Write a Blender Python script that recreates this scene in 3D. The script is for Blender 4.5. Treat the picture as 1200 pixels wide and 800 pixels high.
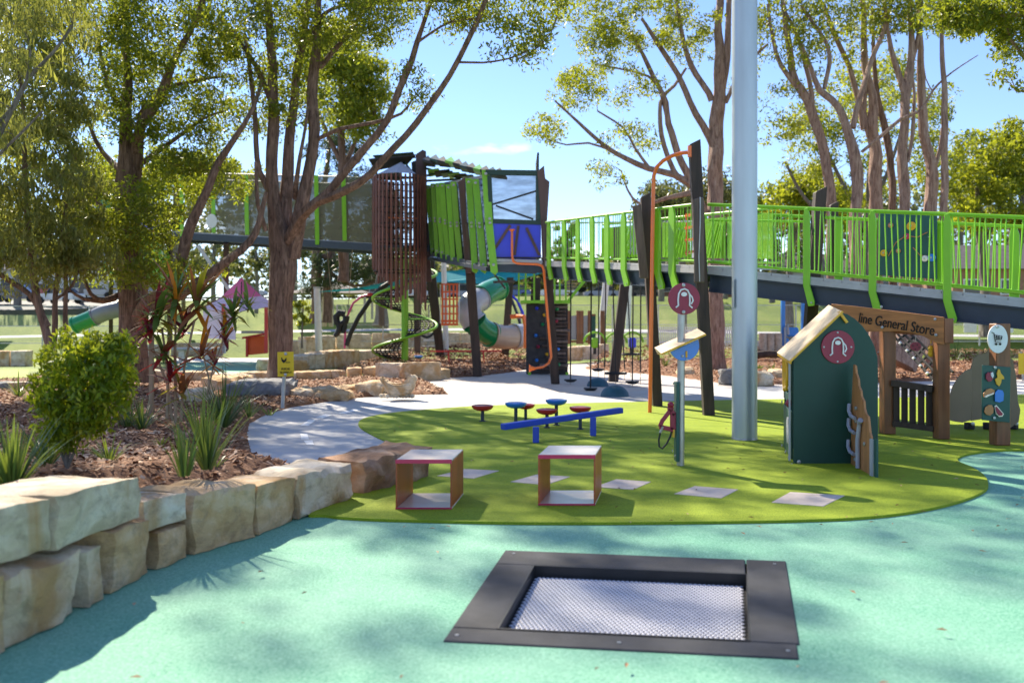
import bpy, bmesh, math, random
import numpy as np
from mathutils import Vector as V, Matrix, noise
random.seed(7); rng = np.random.default_rng(7)
for o in list(bpy.data.objects): bpy.data.objects.remove(o)
S = bpy.context.scene; C = S.collection
F, YH, H = 1064.0, 385.0, 1.6            # focal length in px of a 1200 px wide frame, horizon row, eye height
# ------------------------------------------------------------------ camera
cd = bpy.data.cameras.new('camera'); cam = bpy.data.objects.new('camera', cd); C.objects.link(cam); S.camera = cam
cam.location = (0, 0, H); cam.rotation_euler = (math.radians(90), 0, 0)
cd.lens = F/1200*36; cd.sensor_width = 36; cd.shift_y = -15/1200; cd.clip_end = 2000; cd.clip_start = .1
cd.dof.use_dof = True; cd.dof.focus_distance = 11.5; cd.dof.aperture_fstop = 1.5
# ------------------------------------------------------------------ sky and sun
SUN_AZ, SUN_EL = math.radians(-30), math.radians(40)      # azimuth from +Y, clockwise
w = bpy.data.worlds.new('World'); S.world = w; w.use_nodes = True
nt = w.node_tree; bg = nt.nodes['Background']
sky = nt.nodes.new('ShaderNodeTexSky'); sky.sky_type = 'NISHITA'; sky.sun_disc = False
sky.sun_elevation = SUN_EL; sky.sun_rotation = SUN_AZ; sky.air_density = 1.0; sky.dust_density = .0; sky.ozone_density = 1.6
tc = nt.nodes.new('ShaderNodeTexCoord'); mp = nt.nodes.new('ShaderNodeMapping'); mp.inputs['Scale'].default_value = (1.0, 1.0, 3.0)
mp.inputs['Location'].default_value = (.35, .2, .1)
cn = nt.nodes.new('ShaderNodeTexNoise'); cn.inputs['Scale'].default_value = 3.2; cn.inputs['Detail'].default_value = 6; cn.inputs['Roughness'].default_value = .5
cr = nt.nodes.new('ShaderNodeValToRGB'); cr.color_ramp.elements[0].position = .585; cr.color_ramp.elements[1].position = .665
cr.color_ramp.elements[1].color = (.8, .8, .8, 1)
mx = nt.nodes.new('ShaderNodeMix'); mx.data_type = 'RGBA'; mx.inputs[7].default_value = (6.5, 6.7, 7.0, 1)
nt.links.new(tc.outputs['Generated'], mp.inputs[0]); nt.links.new(mp.outputs[0], cn.inputs['Vector']); nt.links.new(cn.outputs[0], cr.inputs[0])
tint = nt.nodes.new('ShaderNodeMix'); tint.data_type = 'RGBA'; tint.blend_type = 'MULTIPLY'; tint.inputs[0].default_value = 1; tint.inputs[7].default_value = (.49, .525, .66, 1)
nt.links.new(sky.outputs[0], tint.inputs[6]); nt.links.new(cr.outputs[0], mx.inputs[0]); nt.links.new(tint.outputs[2], mx.inputs[6]); nt.links.new(mx.outputs[2], bg.inputs[0])
bg.inputs[1].default_value = .095
sl = bpy.data.lights.new('sun', 'SUN'); sl.energy = 2.9; sl.angle = math.radians(.6); sl.color = (1, .90, .72)
so = bpy.data.objects.new('sun', sl); C.objects.link(so)
sd_ = V((math.sin(SUN_AZ)*math.cos(SUN_EL), math.cos(SUN_AZ)*math.cos(SUN_EL), math.sin(SUN_EL)))
so.rotation_euler = sd_.to_track_quat('Z', 'Y').to_euler()
S.view_settings.view_transform = 'Standard'; S.view_settings.look = 'None'; S.view_settings.exposure = 1.9; S.view_settings.gamma = 1
S.render.engine = 'CYCLES'; S.cycles.max_bounces = 6; S.cycles.transparent_max_bounces = 16

# ------------------------------------------------------------------ helpers
def P(px, py, Y): return V(((px-600)/F*Y, Y, H+(YH-py)/F*Y))
def G(px, py, z=0.0):
    Y = F*(H-z)/(py-YH); return V(((px-600)/F*Y, Y, z))
def terr(x, y):
    t = max(0.0, y-34); z = .082*t*(t/(t+5.0)) if t > 0 else 0
    if y > 100: z = .082*66*66/71 + (y-100)*.012
    return z
def hit(px, A, B):                        # plan point where the sight line of column px meets the line AB
    k = (px-600)/F; dx, dy = B[0]-A[0], B[1]-A[1]
    t = (k*A[1]-A[0])/(dx-k*dy); return t
def lerp(a, b, t): return a+(b-a)*t
WL = {}
def setp(o, parent):
    if parent is not None:
        o.parent = parent
def props(o, label=None, cat=None, group=None, kind=None):
    for k, v in (('label', label), ('category', cat), ('group', group), ('kind', kind)):
        if v: o[k] = v
    return o
def thing(name, label, cat, loc=(0,0,0), group=None):
    o = bpy.data.objects.new(name, None); C.objects.link(o); o.empty_display_size = .1
    o.location = loc; WL[o] = V(loc); return props(o, label, cat, group)
class MB:
    def __init__(s): s.v = []; s.f = []; s.sm = []
    def add(s, vs, fs, smooth=False):
        n = len(s.v); s.v += [tuple(v) for v in vs]; s.f += [tuple(i+n for i in f) for f in fs]; s.sm += [smooth]*len(fs); return s
    def box(s, c, size, rz=0, R=None):
        hx, hy, hz = [q/2 for q in size]; R = R or Matrix.Rotation(rz, 3, 'Z'); c = V(c)
        vs = [c+R@V((x*hx, y*hy, z*hz)) for z in (-1,1) for x, y in ((-1,-1),(1,-1),(1,1),(-1,1))]
        return s.add(vs, [(3,2,1,0),(4,5,6,7),(0,1,5,4),(1,2,6,5),(2,3,7,6),(3,0,4,7)])
    def bar(s, a, b, wd, ht=None, up=(0,0,1)):
        a, b = V(a), V(b); ht = ht or wd; d = (b-a).normalized(); u = V(up)
        if abs(d.dot(u)) > .98: u = V((0,1,0))
        sx = d.cross(u).normalized()*wd/2; sy = sx.cross(d).normalized()*ht/2
        vs = [p+x*sx+y*sy for p in (a, b) for x, y in ((-1,-1),(1,-1),(1,1),(-1,1))]
        return s.add(vs, [(0,1,2,3),(7,6,5,4),(0,4,5,1),(1,5,6,2),(2,6,7,3),(3,7,4,0)])
    def tube(s, pts, r, n=8, caps=True, lump=0, seed=0):
        pts = [V(p) for p in pts]; m = len(pts); rs = r if isinstance(r, (list, tuple)) else [r]*m
        vs = []; u = None
        for i, p in enumerate(pts):
            d = (pts[min(i+1, m-1)]-pts[max(i-1, 0)])
            d = d.normalized() if d.length > 1e-6 else V((0,0,1))
            if u is None: u = d.orthogonal().normalized()
            else:
                u = u-d*u.dot(d); u = u.normalized() if u.length > 1e-5 else d.orthogonal().normalized()
            b = d.cross(u)
            for k in range(n):
                a = 2*math.pi*k/n; rr = rs[i]
                q = u*math.cos(a)+b*math.sin(a)
                if lump: rr *= 1+lump*noise.noise(V((seed+q.x*1.7+p.x*.7, q.y*1.7+p.z*.8, q.z*1.7+p.y*.7)))
                vs.append(p+q*rr)
        fs = [(i*n+k, i*n+(k+1)%n, (i+1)*n+(k+1)%n, (i+1)*n+k) for i in range(m-1) for k in range(n)]
        s.add(vs, fs, True)
        if caps: s.add([vs[k] for k in range(n)], [tuple(range(n))[::-1]]); s.add([vs[(m-1)*n+k] for k in range(n)], [tuple(range(n))])
        return s
    def lathe(s, prof, c, n=20, R=None):
        R = R or Matrix.Identity(3); c = V(c); vs = []
        for r, z in prof:
            for k in range(n):
                a = 2*math.pi*k/n; vs.append(c+R@V((r*math.cos(a), r*math.sin(a), z)))
        m = len(prof)
        fs = [(i*n+k, i*n+(k+1)%n, (i+1)*n+(k+1)%n, (i+1)*n+k) for i in range(m-1) for k in range(n)]
        s.add(vs, fs, True); 
        if prof[0][0] > 1e-4: s.add(vs[:n], [tuple(range(n))[::-1]])
        if prof[-1][0] > 1e-4: s.add(vs[-n:], [tuple(range(n))])
        return s
    def prism(s, poly, o, ux, uy, dv):
        o, ux, uy, dv = V(o), V(ux), V(uy), V(dv); n = len(poly)
        a = [o+ux*x+uy*y-dv/2 for x, y in poly]; b = [p+dv for p in a]
        fs = [tuple(range(n))[::-1], tuple(range(n, 2*n))]+[(i, (i+1)%n, n+(i+1)%n, n+i) for i in range(n)]
        return s.add(a+b, fs)
    def build(s, name, mat, parent=None, bevel=0, label=None, cat=None, group=None, kind=None, segs=1):
        off = WL.get(parent, V((0,0,0)))
        me = bpy.data.meshes.new(name); me.from_pydata([V(v)-off for v in s.v], [], s.f); me.materials.append(mat)
        me.polygons.foreach_set('use_smooth', s.sm)
        if bevel or True:
            bm = bmesh.new(); bm.from_mesh(me); bmesh.ops.recalc_face_normals(bm, faces=bm.faces)
            if bevel: bmesh.ops.bevel(bm, geom=[e for e in bm.edges if e.is_manifold and e.calc_face_angle(0) > .5], offset=bevel, segments=segs, affect='EDGES', clamp_overlap=True)
            bm.to_mesh(me); bm.free()
        if any(s.sm): me.set_sharp_from_angle(angle=math.radians(40))
        o = bpy.data.objects.new(name, me); C.objects.link(o); setp(o, parent); WL[o] = off.copy()
        return props(o, label, cat, group, kind)
UNIT = {}
def stick(name, mat, parent, a, b, wd, ht=None, up=(0,0,1)):   # box bar sharing mesh data
    if mat.name not in UNIT:
        me = bpy.data.meshes.new('bar_'+mat.name); t = MB().box((0,0,0), (1,1,1)); me.from_pydata(t.v, [], t.f); me.materials.append(mat)
        UNIT[mat.name] = me
    a, b = V(a), V(b); ht = ht or wd; d = (b-a); L = d.length; d = d.normalized(); u = V(up)
    if abs(d.dot(u)) > .98: u = V((0,1,0))
    x = d.cross(u).normalized(); y = x.cross(d).normalized()
    M = Matrix((x, d, y)).transposed().to_4x4() @ Matrix.Diagonal((wd, L, ht, 1)); M.translation = (a+b)/2-WL.get(parent, V((0,0,0)))
    o = bpy.data.objects.new(name, UNIT[mat.name]); C.objects.link(o); setp(o, parent); o.matrix_local = M; return o
def copy_tree(o, parent=None):
    c = o.copy(); C.objects.link(c)
    if parent: c.parent = parent
    for ch in o.children: copy_tree(ch, c)
    return c
def raw(name, vs, fs, mat, parent=None, smooth=False, off=None, **kw):   # numpy arrays -> quads mesh
    me = bpy.data.meshes.new(name); n = len(vs); m = len(fs); k = fs.shape[1]
    off = np.array(WL.get(parent, V((0,0,0)))) if off is None else off
    me.vertices.add(n); me.vertices.foreach_set('co', (vs-off).astype(np.float32).ravel())
    me.loops.add(m*k); me.loops.foreach_set('vertex_index', fs.astype(np.int32).ravel())
    me.polygons.add(m); me.polygons.foreach_set('loop_start', np.arange(0, m*k, k, dtype=np.int32))
    me.polygons.foreach_set('use_smooth', np.full(m, smooth)); me.update(calc_edges=True); me.validate()
    me.materials.append(mat); o = bpy.data.objects.new(name, me); C.objects.link(o); setp(o, parent); WL[o] = V(off)
    return props(o, **kw)
# ------------------------------------------------------------------ materials
MATS = {}
def nmat(name):
    m = bpy.data.materials.new(name); m.use_nodes = True; MATS[name] = m
    n = m.node_tree; return m, n, n.nodes['Principled BSDF']
def ramp(n, stops):
    r = n.nodes.new('ShaderNodeValToRGB'); e = r.color_ramp.elements
    while len(e) < len(stops): e.new(.5)
    for q, (p, c) in zip(e, stops): q.position = p; q.color = (*c, 1)
    return r
def pos(n, scale=(1,1,1)):
    g = n.nodes.new('ShaderNodeNewGeometry'); mp = n.nodes.new('ShaderNodeMapping'); mp.inputs['Scale'].default_value = scale
    n.links.new(g.outputs['Position'], mp.inputs[0]); return mp
def nz(n, src, scale, detail=4, rough=.55, dist=0):
    t = n.nodes.new('ShaderNodeTexNoise'); t.inputs['Scale'].default_value = scale; t.inputs['Detail'].default_value = detail
    t.inputs['Roughness'].default_value = rough; t.inputs['Distortion'].default_value = dist
    n.links.new(src.outputs[0], t.inputs['Vector']); return t
def bump(n, b, src, strength, dist=.01):
    bp = n.nodes.new('ShaderNodeBump'); bp.inputs['Strength'].default_value = strength; bp.inputs['Distance'].default_value = dist
    n.links.new(src.outputs[0], bp.inputs['Height'])
    if b.inputs['Normal'].links: n.links.new(b.inputs['Normal'].links[0].from_socket, bp.inputs['Normal'])
    n.links.new(bp.outputs[0], b.inputs['Normal']); return bp
def mat(name, col, rough=.5, var=.18, scale=6, bs=0, bscale=80, metal=0, stretch=(1,1,1), col2=None, spec=.5, coat=0):
    m, n, b = nmat(name); p = pos(n, stretch); t = nz(n, p, scale, 5)
    c1 = tuple(c*(1-var) for c in col); c2 = col2 or tuple(min(1, c*(1+var)) for c in col)
    r = ramp(n, [(.3, c1), (.7, c2)]); n.links.new(t.outputs[0], r.inputs[0]); n.links.new(r.outputs[0], b.inputs['Base Color'])
    b.inputs['Roughness'].default_value = rough; b.inputs['Metallic'].default_value = metal; b.inputs['Specular IOR Level'].default_value = spec
    b.inputs['Coat Weight'].default_value = coat
    if bs: bump(n, b, nz(n, p, bscale, 4), bs)
    return m
def mixin(n, b, fac, col):          # blend another colour into the base colour
    mx = n.nodes.new('ShaderNodeMix'); mx.data_type = 'RGBA'; mx.inputs[7].default_value = (*col, 1)
    src = b.inputs['Base Color'].links[0].from_socket; n.links.new(src, mx.inputs[6]); n.links.new(fac.outputs[0], mx.inputs[0])
    n.links.new(mx.outputs[2], b.inputs['Base Color'])
def leafmat(name, stops, trans=(.35,.4,.03), tw=.45, rough=.45):
    m, n, b = nmat(name); g = n.nodes.new('ShaderNodeNewGeometry')
    r = ramp(n, stops); n.links.new(g.outputs['Random Per Island'], r.inputs[0]); n.links.new(r.outputs[0], b.inputs['Base Color'])
    b.inputs['Roughness'].default_value = rough; b.inputs['Specular IOR Level'].default_value = .35
    tr = n.nodes.new('ShaderNodeBsdfTranslucent'); mc = n.nodes.new('ShaderNodeMix'); mc.data_type = 'RGBA'; mc.inputs[0].default_value = .6
    mc.inputs[7].default_value = (*trans, 1); n.links.new(r.outputs[0], mc.inputs[6]); n.links.new(mc.outputs[2], tr.inputs[0])
    ms = n.nodes.new('ShaderNodeMixShader'); ms.inputs[0].default_value = tw
    out = n.nodes['Material Output']; n.links.new(b.outputs[0], ms.inputs[1]); n.links.new(tr.outputs[0], ms.inputs[2]); n.links.new(ms.outputs[0], out.inputs[0])
    return m
# rubber soft fall: fine granules, faint blotches and scuffs
m_teal, n, b = nmat('teal_rubber'); p = pos(n); t = nz(n, p, 62, 5, .9); r = ramp(n, [(.34, (.035,.17,.11)), (.5, (.13,.37,.245)), (.66, (.32,.56,.42))])
n.links.new(t.outputs[0], r.inputs[0]); n.links.new(r.outputs[0], b.inputs['Base Color']); b.inputs['Roughness'].default_value = .85
t2 = nz(n, p, 1.1, 5, .6); r2 = ramp(n, [(.35, (0,0,0)), (.75, (.35,.35,.35))]); n.links.new(t2.outputs[0], r2.inputs[0]); mixin(n, b, r2, (.34,.52,.42))
t3 = nz(n, p, 9, 5, .7); r3 = ramp(n, [(.62, (0,0,0)), (.78, (.5,.5,.5))]); n.links.new(t3.outputs[0], r3.inputs[0]); mixin(n, b, r3, (.10,.25,.18)); bump(n, b, t, .5, .004)
# synthetic turf
m_turf, n, b = nmat('synthetic_turf'); p = pos(n); t = nz(n, pos(n, (1,.6,1)), 120, 3, .8); r = ramp(n, [(.28, (.09,.15,.008)), (.5, (.29,.38,.02)), (.75, (.52,.56,.05))])
n.links.new(t.outputs[0], r.inputs[0]); n.links.new(r.outputs[0], b.inputs['Base Color']); b.inputs['Roughness'].default_value = .75; b.inputs['Specular IOR Level'].default_value = .2
t2 = nz(n, pos(n, (.7,2.4,1)), 1.6, 4, .5); r2 = ramp(n, [(.35, (0,0,0)), (.7, (.5,.5,.5))]); n.links.new(t2.outputs[0], r2.inputs[0]); mixin(n, b, r2, (.15,.23,.012)); bump(n, b, t, .8, .01)
# park grass
m_grass, n, b = nmat('park_grass'); p = pos(n); t = nz(n, p, .35, 6, .6); r = ramp(n, [(.3, (.10,.16,.025)), (.55, (.20,.26,.04)), (.75, (.32,.33,.09))])
n.links.new(t.outputs[0], r.inputs[0]); n.links.new(r.outputs[0], b.inputs['Base Color']); b.inputs['Roughness'].default_value = .9; bump(n, b, nz(n, p, 14, 4), .6, .05)
m_mulch, n, b = nmat('mulch'); p = pos(n); t = nz(n, p, 28, 6, .75); r = ramp(n, [(.3, (.07,.026,.012)), (.5, (.25,.11,.05)), (.7, (.42,.22,.115))])
n.links.new(t.outputs[0], r.inputs[0]); n.links.new(r.outputs[0], b.inputs['Base Color']); b.inputs['Roughness'].default_value = .9; bump(n, b, t, 1, .03)
m_chip = leafmat('bark_chips', [(0, (.08,.03,.014)), (.35, (.28,.125,.06)), (.7, (.48,.26,.14)), (1, (.66,.47,.32))], tw=0.0, rough=.85)
def concrete(name, c1, c2, sc=1.3):
    m, n, b = nmat(name); p = pos(n); t = nz(n, p, sc, 8, .65); r = ramp(n, [(.3, c1), (.7, c2)])
    n.links.new(t.outputs[0], r.inputs[0]); n.links.new(r.outputs[0], b.inputs['Base Color']); b.inputs['Roughness'].default_value = .8
    t2 = nz(n, p, 90, 3, .7); r2 = ramp(n, [(.58, (0,0,0)), (.75, (.4,.4,.4))]); n.links.new(t2.outputs[0], r2.inputs[0]); mixin(n, b, r2, tuple(c*.6 for c in c1)); bump(n, b, t2, .25, .004)
    return m
m_path = concrete('grey_path', (.42,.41,.41), (.53,.52,.52)); m_pave = concrete('beige_paving', (.50,.44,.40), (.62,.56,.51)); m_asph = concrete('asphalt', (.06,.06,.065), (.10,.10,.105))
m_kerb = concrete('kerb_concrete', (.34,.33,.31), (.46,.45,.42)); m_far = concrete('pale_footpath', (.42,.41,.40), (.52,.51,.5)); m_pad = concrete('paver', (.50,.41,.34), (.66,.55,.47), 5)
m_line = mat('white_line', (.78,.78,.78), .6, .08)
def sand(name, a, bcol, c, stain=(.50,.26,.08), cut=.55):
    m, n, b = nmat(name); p = pos(n, (1,1,1.5)); t = nz(n, p, 2.6, 7, .6, .7); r = ramp(n, [(.3, a), (.5, bcol), (.7, c)])
    n.links.new(t.outputs[0], r.inputs[0]); n.links.new(r.outputs[0], b.inputs['Base Color']); b.inputs['Roughness'].default_value = .9
    t2 = nz(n, pos(n, (.8,.8,.5)), 1.9, 5, .6, 1.2); r2 = ramp(n, [(cut, (0,0,0)), (cut+.14, (.8,.8,.8))]); n.links.new(t2.outputs[0], r2.inputs[0]); mixin(n, b, r2, stain)
    t3 = nz(n, p, 6, 8, .72, .4); r3 = ramp(n, [(.30, (.55,.55,.55)), (.50, (0,0,0))]); n.links.new(t3.outputs[0], r3.inputs[0]); mixin(n, b, r3, (.22,.16,.11))
    bump(n, b, t3, .9, .06); bump(n, b, nz(n, p, 38, 6, .75), .7, .012); return m
m_sandw = sand('grey_sandstone', (.48,.38,.25), (.70,.58,.42), (.86,.78,.66), cut=.55); m_sandt = sand('tan_sandstone', (.42,.24,.10), (.66,.44,.23), (.78,.60,.42), cut=.52)
m_sandm = sand('mixed_sandstone', (.48,.35,.21), (.70,.54,.36), (.78,.66,.50), cut=.47); m_rockg = sand('grey_boulder', (.12,.12,.13), (.22,.22,.23), (.32,.32,.33), cut=.66)
m_sandr = sand('rust_sandstone', (.24,.12,.06), (.44,.24,.13), (.60,.41,.28), stain=(.12,.05,.02), cut=.52)
def bark(name, c1, c2, c3):
    m, n, b = nmat(name); p = pos(n, (1,1,.16)); t = nz(n, p, 13, 7, .7, .6); r = ramp(n, [(.32, c1), (.5, c2), (.72, c3)])
    n.links.new(t.outputs[0], r.inputs[0]); n.links.new(r.outputs[0], b.inputs['Base Color']); b.inputs['Roughness'].default_value = .9
    bump(n, b, t, .9, .06); bump(n, b, nz(n, pos(n, (1,1,.4)), 60, 4), .4, .01); return m
m_barkd = bark('dark_fibrous_bark', (.04,.022,.015), (.17,.10,.07), (.34,.22,.165)); m_barkp = bark('pinkish_bark', (.12,.065,.05), (.32,.20,.155), (.50,.36,.30))
m_barkg = bark('grey_bark', (.07,.06,.05), (.17,.15,.13), (.30,.27,.24))
m_leafd = leafmat('olive_leaves', [(0, (.018,.042,.010)), (.5, (.05,.095,.018)), (.8, (.11,.16,.022)), (1, (.40,.36,.03))], (.56,.62,.03), .48)
m_leafy = leafmat('sunny_leaves', [(0, (.03,.06,.012)), (.4, (.07,.12,.018)), (.75, (.16,.20,.022)), (1, (.42,.37,.03))], (.62,.66,.03), .5)
m_leafe = leafmat('gum_leaves', [(0, (.04,.065,.025)), (.5, (.10,.13,.04)), (1, (.24,.24,.07))], (.58,.58,.08), .5)
m_leafb = leafmat('shrub_leaves', [(0, (.03,.07,.008)), (.5, (.09,.16,.012)), (.85, (.18,.24,.018)), (1, (.42,.42,.03))], (.62,.68,.02), .48, .35)
m_pine = leafmat('pine_needles', [(0, (.015,.03,.015)), (.6, (.035,.06,.025)), (1, (.08,.10,.04))], (.15,.2,.05), .25)
m_farl = leafmat('far_leaves', [(0, (.045,.06,.03)), (.5, (.085,.105,.045)), (1, (.16,.17,.06))], (.3,.32,.06), .35)
m_tuft = leafmat('strap_grass', [(0, (.02,.06,.02)), (.6, (.05,.11,.03)), (1, (.16,.22,.04))], (.35,.42,.04), .28, .4)
def cmat(name, col, trans): return leafmat(name, [(0, tuple(c*.7 for c in col)), (1, col)], trans, .45, .35)
m_cord = [cmat('cordyline_red', (.40,.03,.035), (.6,.06,.03)), cmat('cordyline_maroon', (.18,.03,.05), (.45,.05,.05)), cmat('cordyline_orange', (.62,.22,.02), (.8,.3,.02)),
          cmat('cordyline_green', (.10,.20,.05), (.4,.5,.05)), cmat('cordyline_yellow', (.32,.28,.03), (.7,.6,.04)), cmat('cordyline_brown', (.28,.11,.05), (.5,.2,.05))]
m_green = mat('lime_paint', (.22,.53,.014), .38, .07, 3); m_greend = mat('lime_panel', (.18,.46,.015), .4, .08, 3)
m_navy = mat('navy_steel', (.022,.036,.060), .45, .15, 4); m_deck = mat('grey_deck', (.42,.42,.44), .7, .12, 5, .2, 60); m_white = mat('white_paint', (.74,.74,.74), .5, .06)
m_timb = mat('dark_timber', (.045,.028,.022), .7, .45, 9, .5, 50, stretch=(1,1,.12)); m_timbg = mat('weathered_timber', (.13,.095,.08), .75, .4, 9, .5, 50, stretch=(1,1,.12))
m_store = mat('stained_timber', (.20,.075,.028), .5, .4, 10, .4, 60, stretch=(1,1,.12), coat=.1); m_storeh = mat('stained_board', (.42,.16,.045), .5, .3, 9, .35, 60, stretch=(.2,.2,1.5))
m_rail = mat('dark_brown_slats', (.20,.075,.055), .55, .35, 10, .3, 60, stretch=(1,1,.15))
m_brown = mat('brown_plates', (.11,.06,.055), .6, .25, 4, .2, 40, stretch=(1,1,.2)); m_orange = mat('orange_pipe', (.85,.17,.015), .3, .06, 3, coat=.3)
m_blue = mat('blue_panel', (.03,.05,.72), .35, .08, 3); m_blueb = mat('blue_beam', (.012,.06,.50), .35, .08, 4); m_bluep = mat('blue_pod', (.015,.19,.66), .3, .1, 4, coat=.3)
m_red = mat('red_pod', (.52,.02,.035), .3, .12, 4, coat=.3); m_crim = mat('crimson_sign', (.27,.012,.045), .4, .05); m_darkgr = mat('bottle_green_board', (.003,.050,.036), .5, .12, 3)
m_teald = mat('teal_board', (.008,.075,.062), .45, .1, 3); m_yel = mat('yellow_board', (.70,.38,.015), .4, .06); m_ply = mat('pale_roof_board', (.72,.52,.30), .5, .18, 8, stretch=(.3,2,1))
m_otan = mat('orange_tan_board', (.46,.20,.07), .5, .22, 8, stretch=(1,1,.2)); m_beige = mat('khaki_board', (.21,.16,.10), .55, .1, 2)
m_steel = mat('galvanised_steel', (.47,.52,.56), .42, .10, 3, .08, 150, metal=.55, stretch=(1,1,.2)); m_steelp = mat('sign_post_steel', (.42,.42,.42), .4, .15, 5, metal=.7)
m_tramp = mat('trampoline_rubber', (.028,.030,.038), .8, .35, 4, .5, 220); m_trampd = mat('trampoline_pit', (.006,.006,.008), .9, .2)
m_plate = mat('trampoline_plates', (.56,.56,.62), .5, .1, 4); m_black = mat('black_rubber', (.012,.012,.013), .55, .3, 8); m_rope = mat('black_rope', (.015,.014,.016), .8, .3, 20)
m_bronze = mat('bronze_metal', (.40,.09,.03), .42, .22, 4, metal=.1, stretch=(1,1,.2)); m_pinkm = mat('magenta_edge', (.50,.03,.10), .3, .08, metal=.3); m_cream = mat('white_bench_plate', (.80,.70,.62), .25, .05, metal=.2)
m_dome = mat('petrol_dome', (.012,.08,.13), .5, .2, 6, .2, 90); m_tubeg = mat('green_slide', (.0,.22,.07), .3, .08, 2, coat=.3); m_tubes = mat('grey_slide', (.42,.44,.47), .3, .08, 2, coat=.2); m_tubet = mat('tan_slide', (.48,.38,.29), .35, .1, 2, coat=.2)
m_tealsail = mat('teal_sail', (.01,.30,.31), .6, .1, 2); m_pink = mat('pink_paint', (.62,.06,.22), .35, .05); m_oran = mat('orange_plastic', (.80,.11,.01), .4, .05); m_redp = mat('red_paint', (.55,.02,.02), .35, .05)
m_skyb = mat('sky_blue_paint', (.02,.22,.68), .35, .06); m_ysign = mat('yellow_sign', (.78,.52,.01), .4, .04); m_wood = mat('stake_timber', (.34,.24,.15), .8, .3, 12, .3, 60, stretch=(1,1,.15)); m_stump = mat('pale_stump', (.50,.40,.31), .8, .25, 8)
m_glass = mat('car_glass', (.02,.025,.03), .1, .1); m_tyre = mat('tyre', (.02,.02,.02), .8, .1); m_cgrey = mat('charcoal_wall', (.035,.032,.034), .75, .35, 6, .4, 40)
m_lgrey = mat('light_grey_panel', (.40,.41,.45), .5, .08); m_lilac = mat('lilac_handle', (.36,.38,.46), .35, .08)
m_brick = mat('house_brick', (.33,.17,.11), .85, .2, 3); m_render = mat('house_render', (.55,.52,.48), .8, .1, 1); m_rooft = mat('house_roof', (.16,.13,.12), .8, .2, 2)
m_tentp = mat('pink_canvas', (.85,.16,.30), .7, .1, 1); m_tentw = mat('white_canvas', (.84,.62,.72), .7, .06, 1)
def meshmat(name, col, alpha, sc=9):     # open woven mesh: thread shows, holes let through
    m, n, b = nmat(name); b.inputs['Base Color'].default_value = (*col, 1); b.inputs['Roughness'].default_value = .8; b.inputs['Specular IOR Level'].default_value = .1
    t = n.nodes.new('ShaderNodeTexNoise'); t.inputs['Scale'].default_value = sc; p = pos(n, (.4,.4,1.6)); n.links.new(p.outputs[0], t.inputs['Vector'])
    tr = n.nodes.new('ShaderNodeBsdfTransparent'); ms = n.nodes.new('ShaderNodeMixShader'); r = ramp(n, [(.3, (alpha-.10,)*3), (.7, (min(1,alpha+.12),)*3)])
    n.links.new(t.outputs[0], r.inputs[0]); n.links.new(r.outputs[0], ms.inputs[0]); n.links.new(tr.outputs[0], ms.inputs[1]); n.links.new(b.outputs[0], ms.inputs[2])
    n.links.new(ms.outputs[0], n.nodes['Material Output'].inputs[0]); return m
m_net = meshmat('steel_net', (.16,.15,.10), .76, 3); m_netd = meshmat('black_net', (.006,.009,.008), .93); m_netg = meshmat('lime_mesh', (.2,.46,.03), .74, 30); m_netw = meshmat('window_mesh', (.06,.065,.055), .60, 6)
m_wire = meshmat('fence_wire', (.45,.47,.48), .16, 20)
# ================================================================== THE GROUND
def smooth(pts, k=6):
    out = []; n = len(pts)
    for i in range(n):
        a, b, c, d = [V(pts[(i+j-1) % n]) for j in range(4)]
        for q in range(k):
            t = q/k; out.append(.5*((2*b)+(c-a)*t+(2*a-5*b+4*c-d)*t*t+(3*b-a-3*c+d)*t**3))
    return out
def inpoly(P2, X, Y):
    ins = np.zeros(X.shape, bool); sd = np.full(X.shape, 1e9); n = len(P2)
    for i in range(n):
        x0, y0 = P2[i]; x1, y1 = P2[(i+1) % n]
        c = ((y0 > Y) != (y1 > Y)) & (X < (x1-x0)*(Y-y0)/((y1-y0) if y1 != y0 else 1e-9)+x0); ins ^= c
        dx, dy = x1-x0, y1-y0; t = np.clip(((X-x0)*dx+(Y-y0)*dy)/max(dx*dx+dy*dy, 1e-9), 0, 1)
        sd = np.minimum(sd, np.hypot(X-x0-t*dx, Y-y0-t*dy))
    return ins, np.where(ins, sd, -sd)
TV = np.vectorize(terr)
def grid_sheet(name, P2, prof, res, m, seed=0, rough=.02, slope=.35, **kw):
    P2 = np.array([(p[0], p[1]) for p in P2]); x0, y0 = P2.min(0)-res*2; x1, y1 = P2.max(0)+res*2
    xs = np.arange(x0, x1, res); ys = np.arange(y0, y1, res); X, Y = np.meshgrid(xs, ys); ins, sd = inpoly(P2, X, Y)
    Z = np.minimum(.03+np.maximum(sd, 0)*slope, prof(X, Y)); Z = np.where(sd < 0, -.06, Z)
    if rough:
        r = np.random.default_rng(seed); Z = Z+np.where(sd > .1, r.normal(0, rough*.35, Z.shape)+rough*np.sin(X*2.1+1.3*Y)*np.sin(Y*1.7-X), 0)
    Z = Z+TV(X, Y); nx = len(xs); ny = len(ys); vs = np.stack([X.ravel(), Y.ravel(), Z.ravel()], 1)
    i = np.arange(nx*ny).reshape(ny, nx); q = np.stack([i[:-1,:-1], i[:-1,1:], i[1:,1:], i[1:,:-1]], -1).reshape(-1, 4)
    ok = (sd.ravel()[q] > -res*1.2).any(1); q = q[ok]
    u, inv = np.unique(q, return_inverse=True); return raw(name, vs[u], inv.reshape(-1, 4), m, smooth=True, off=(0,0,0), **kw)
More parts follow.
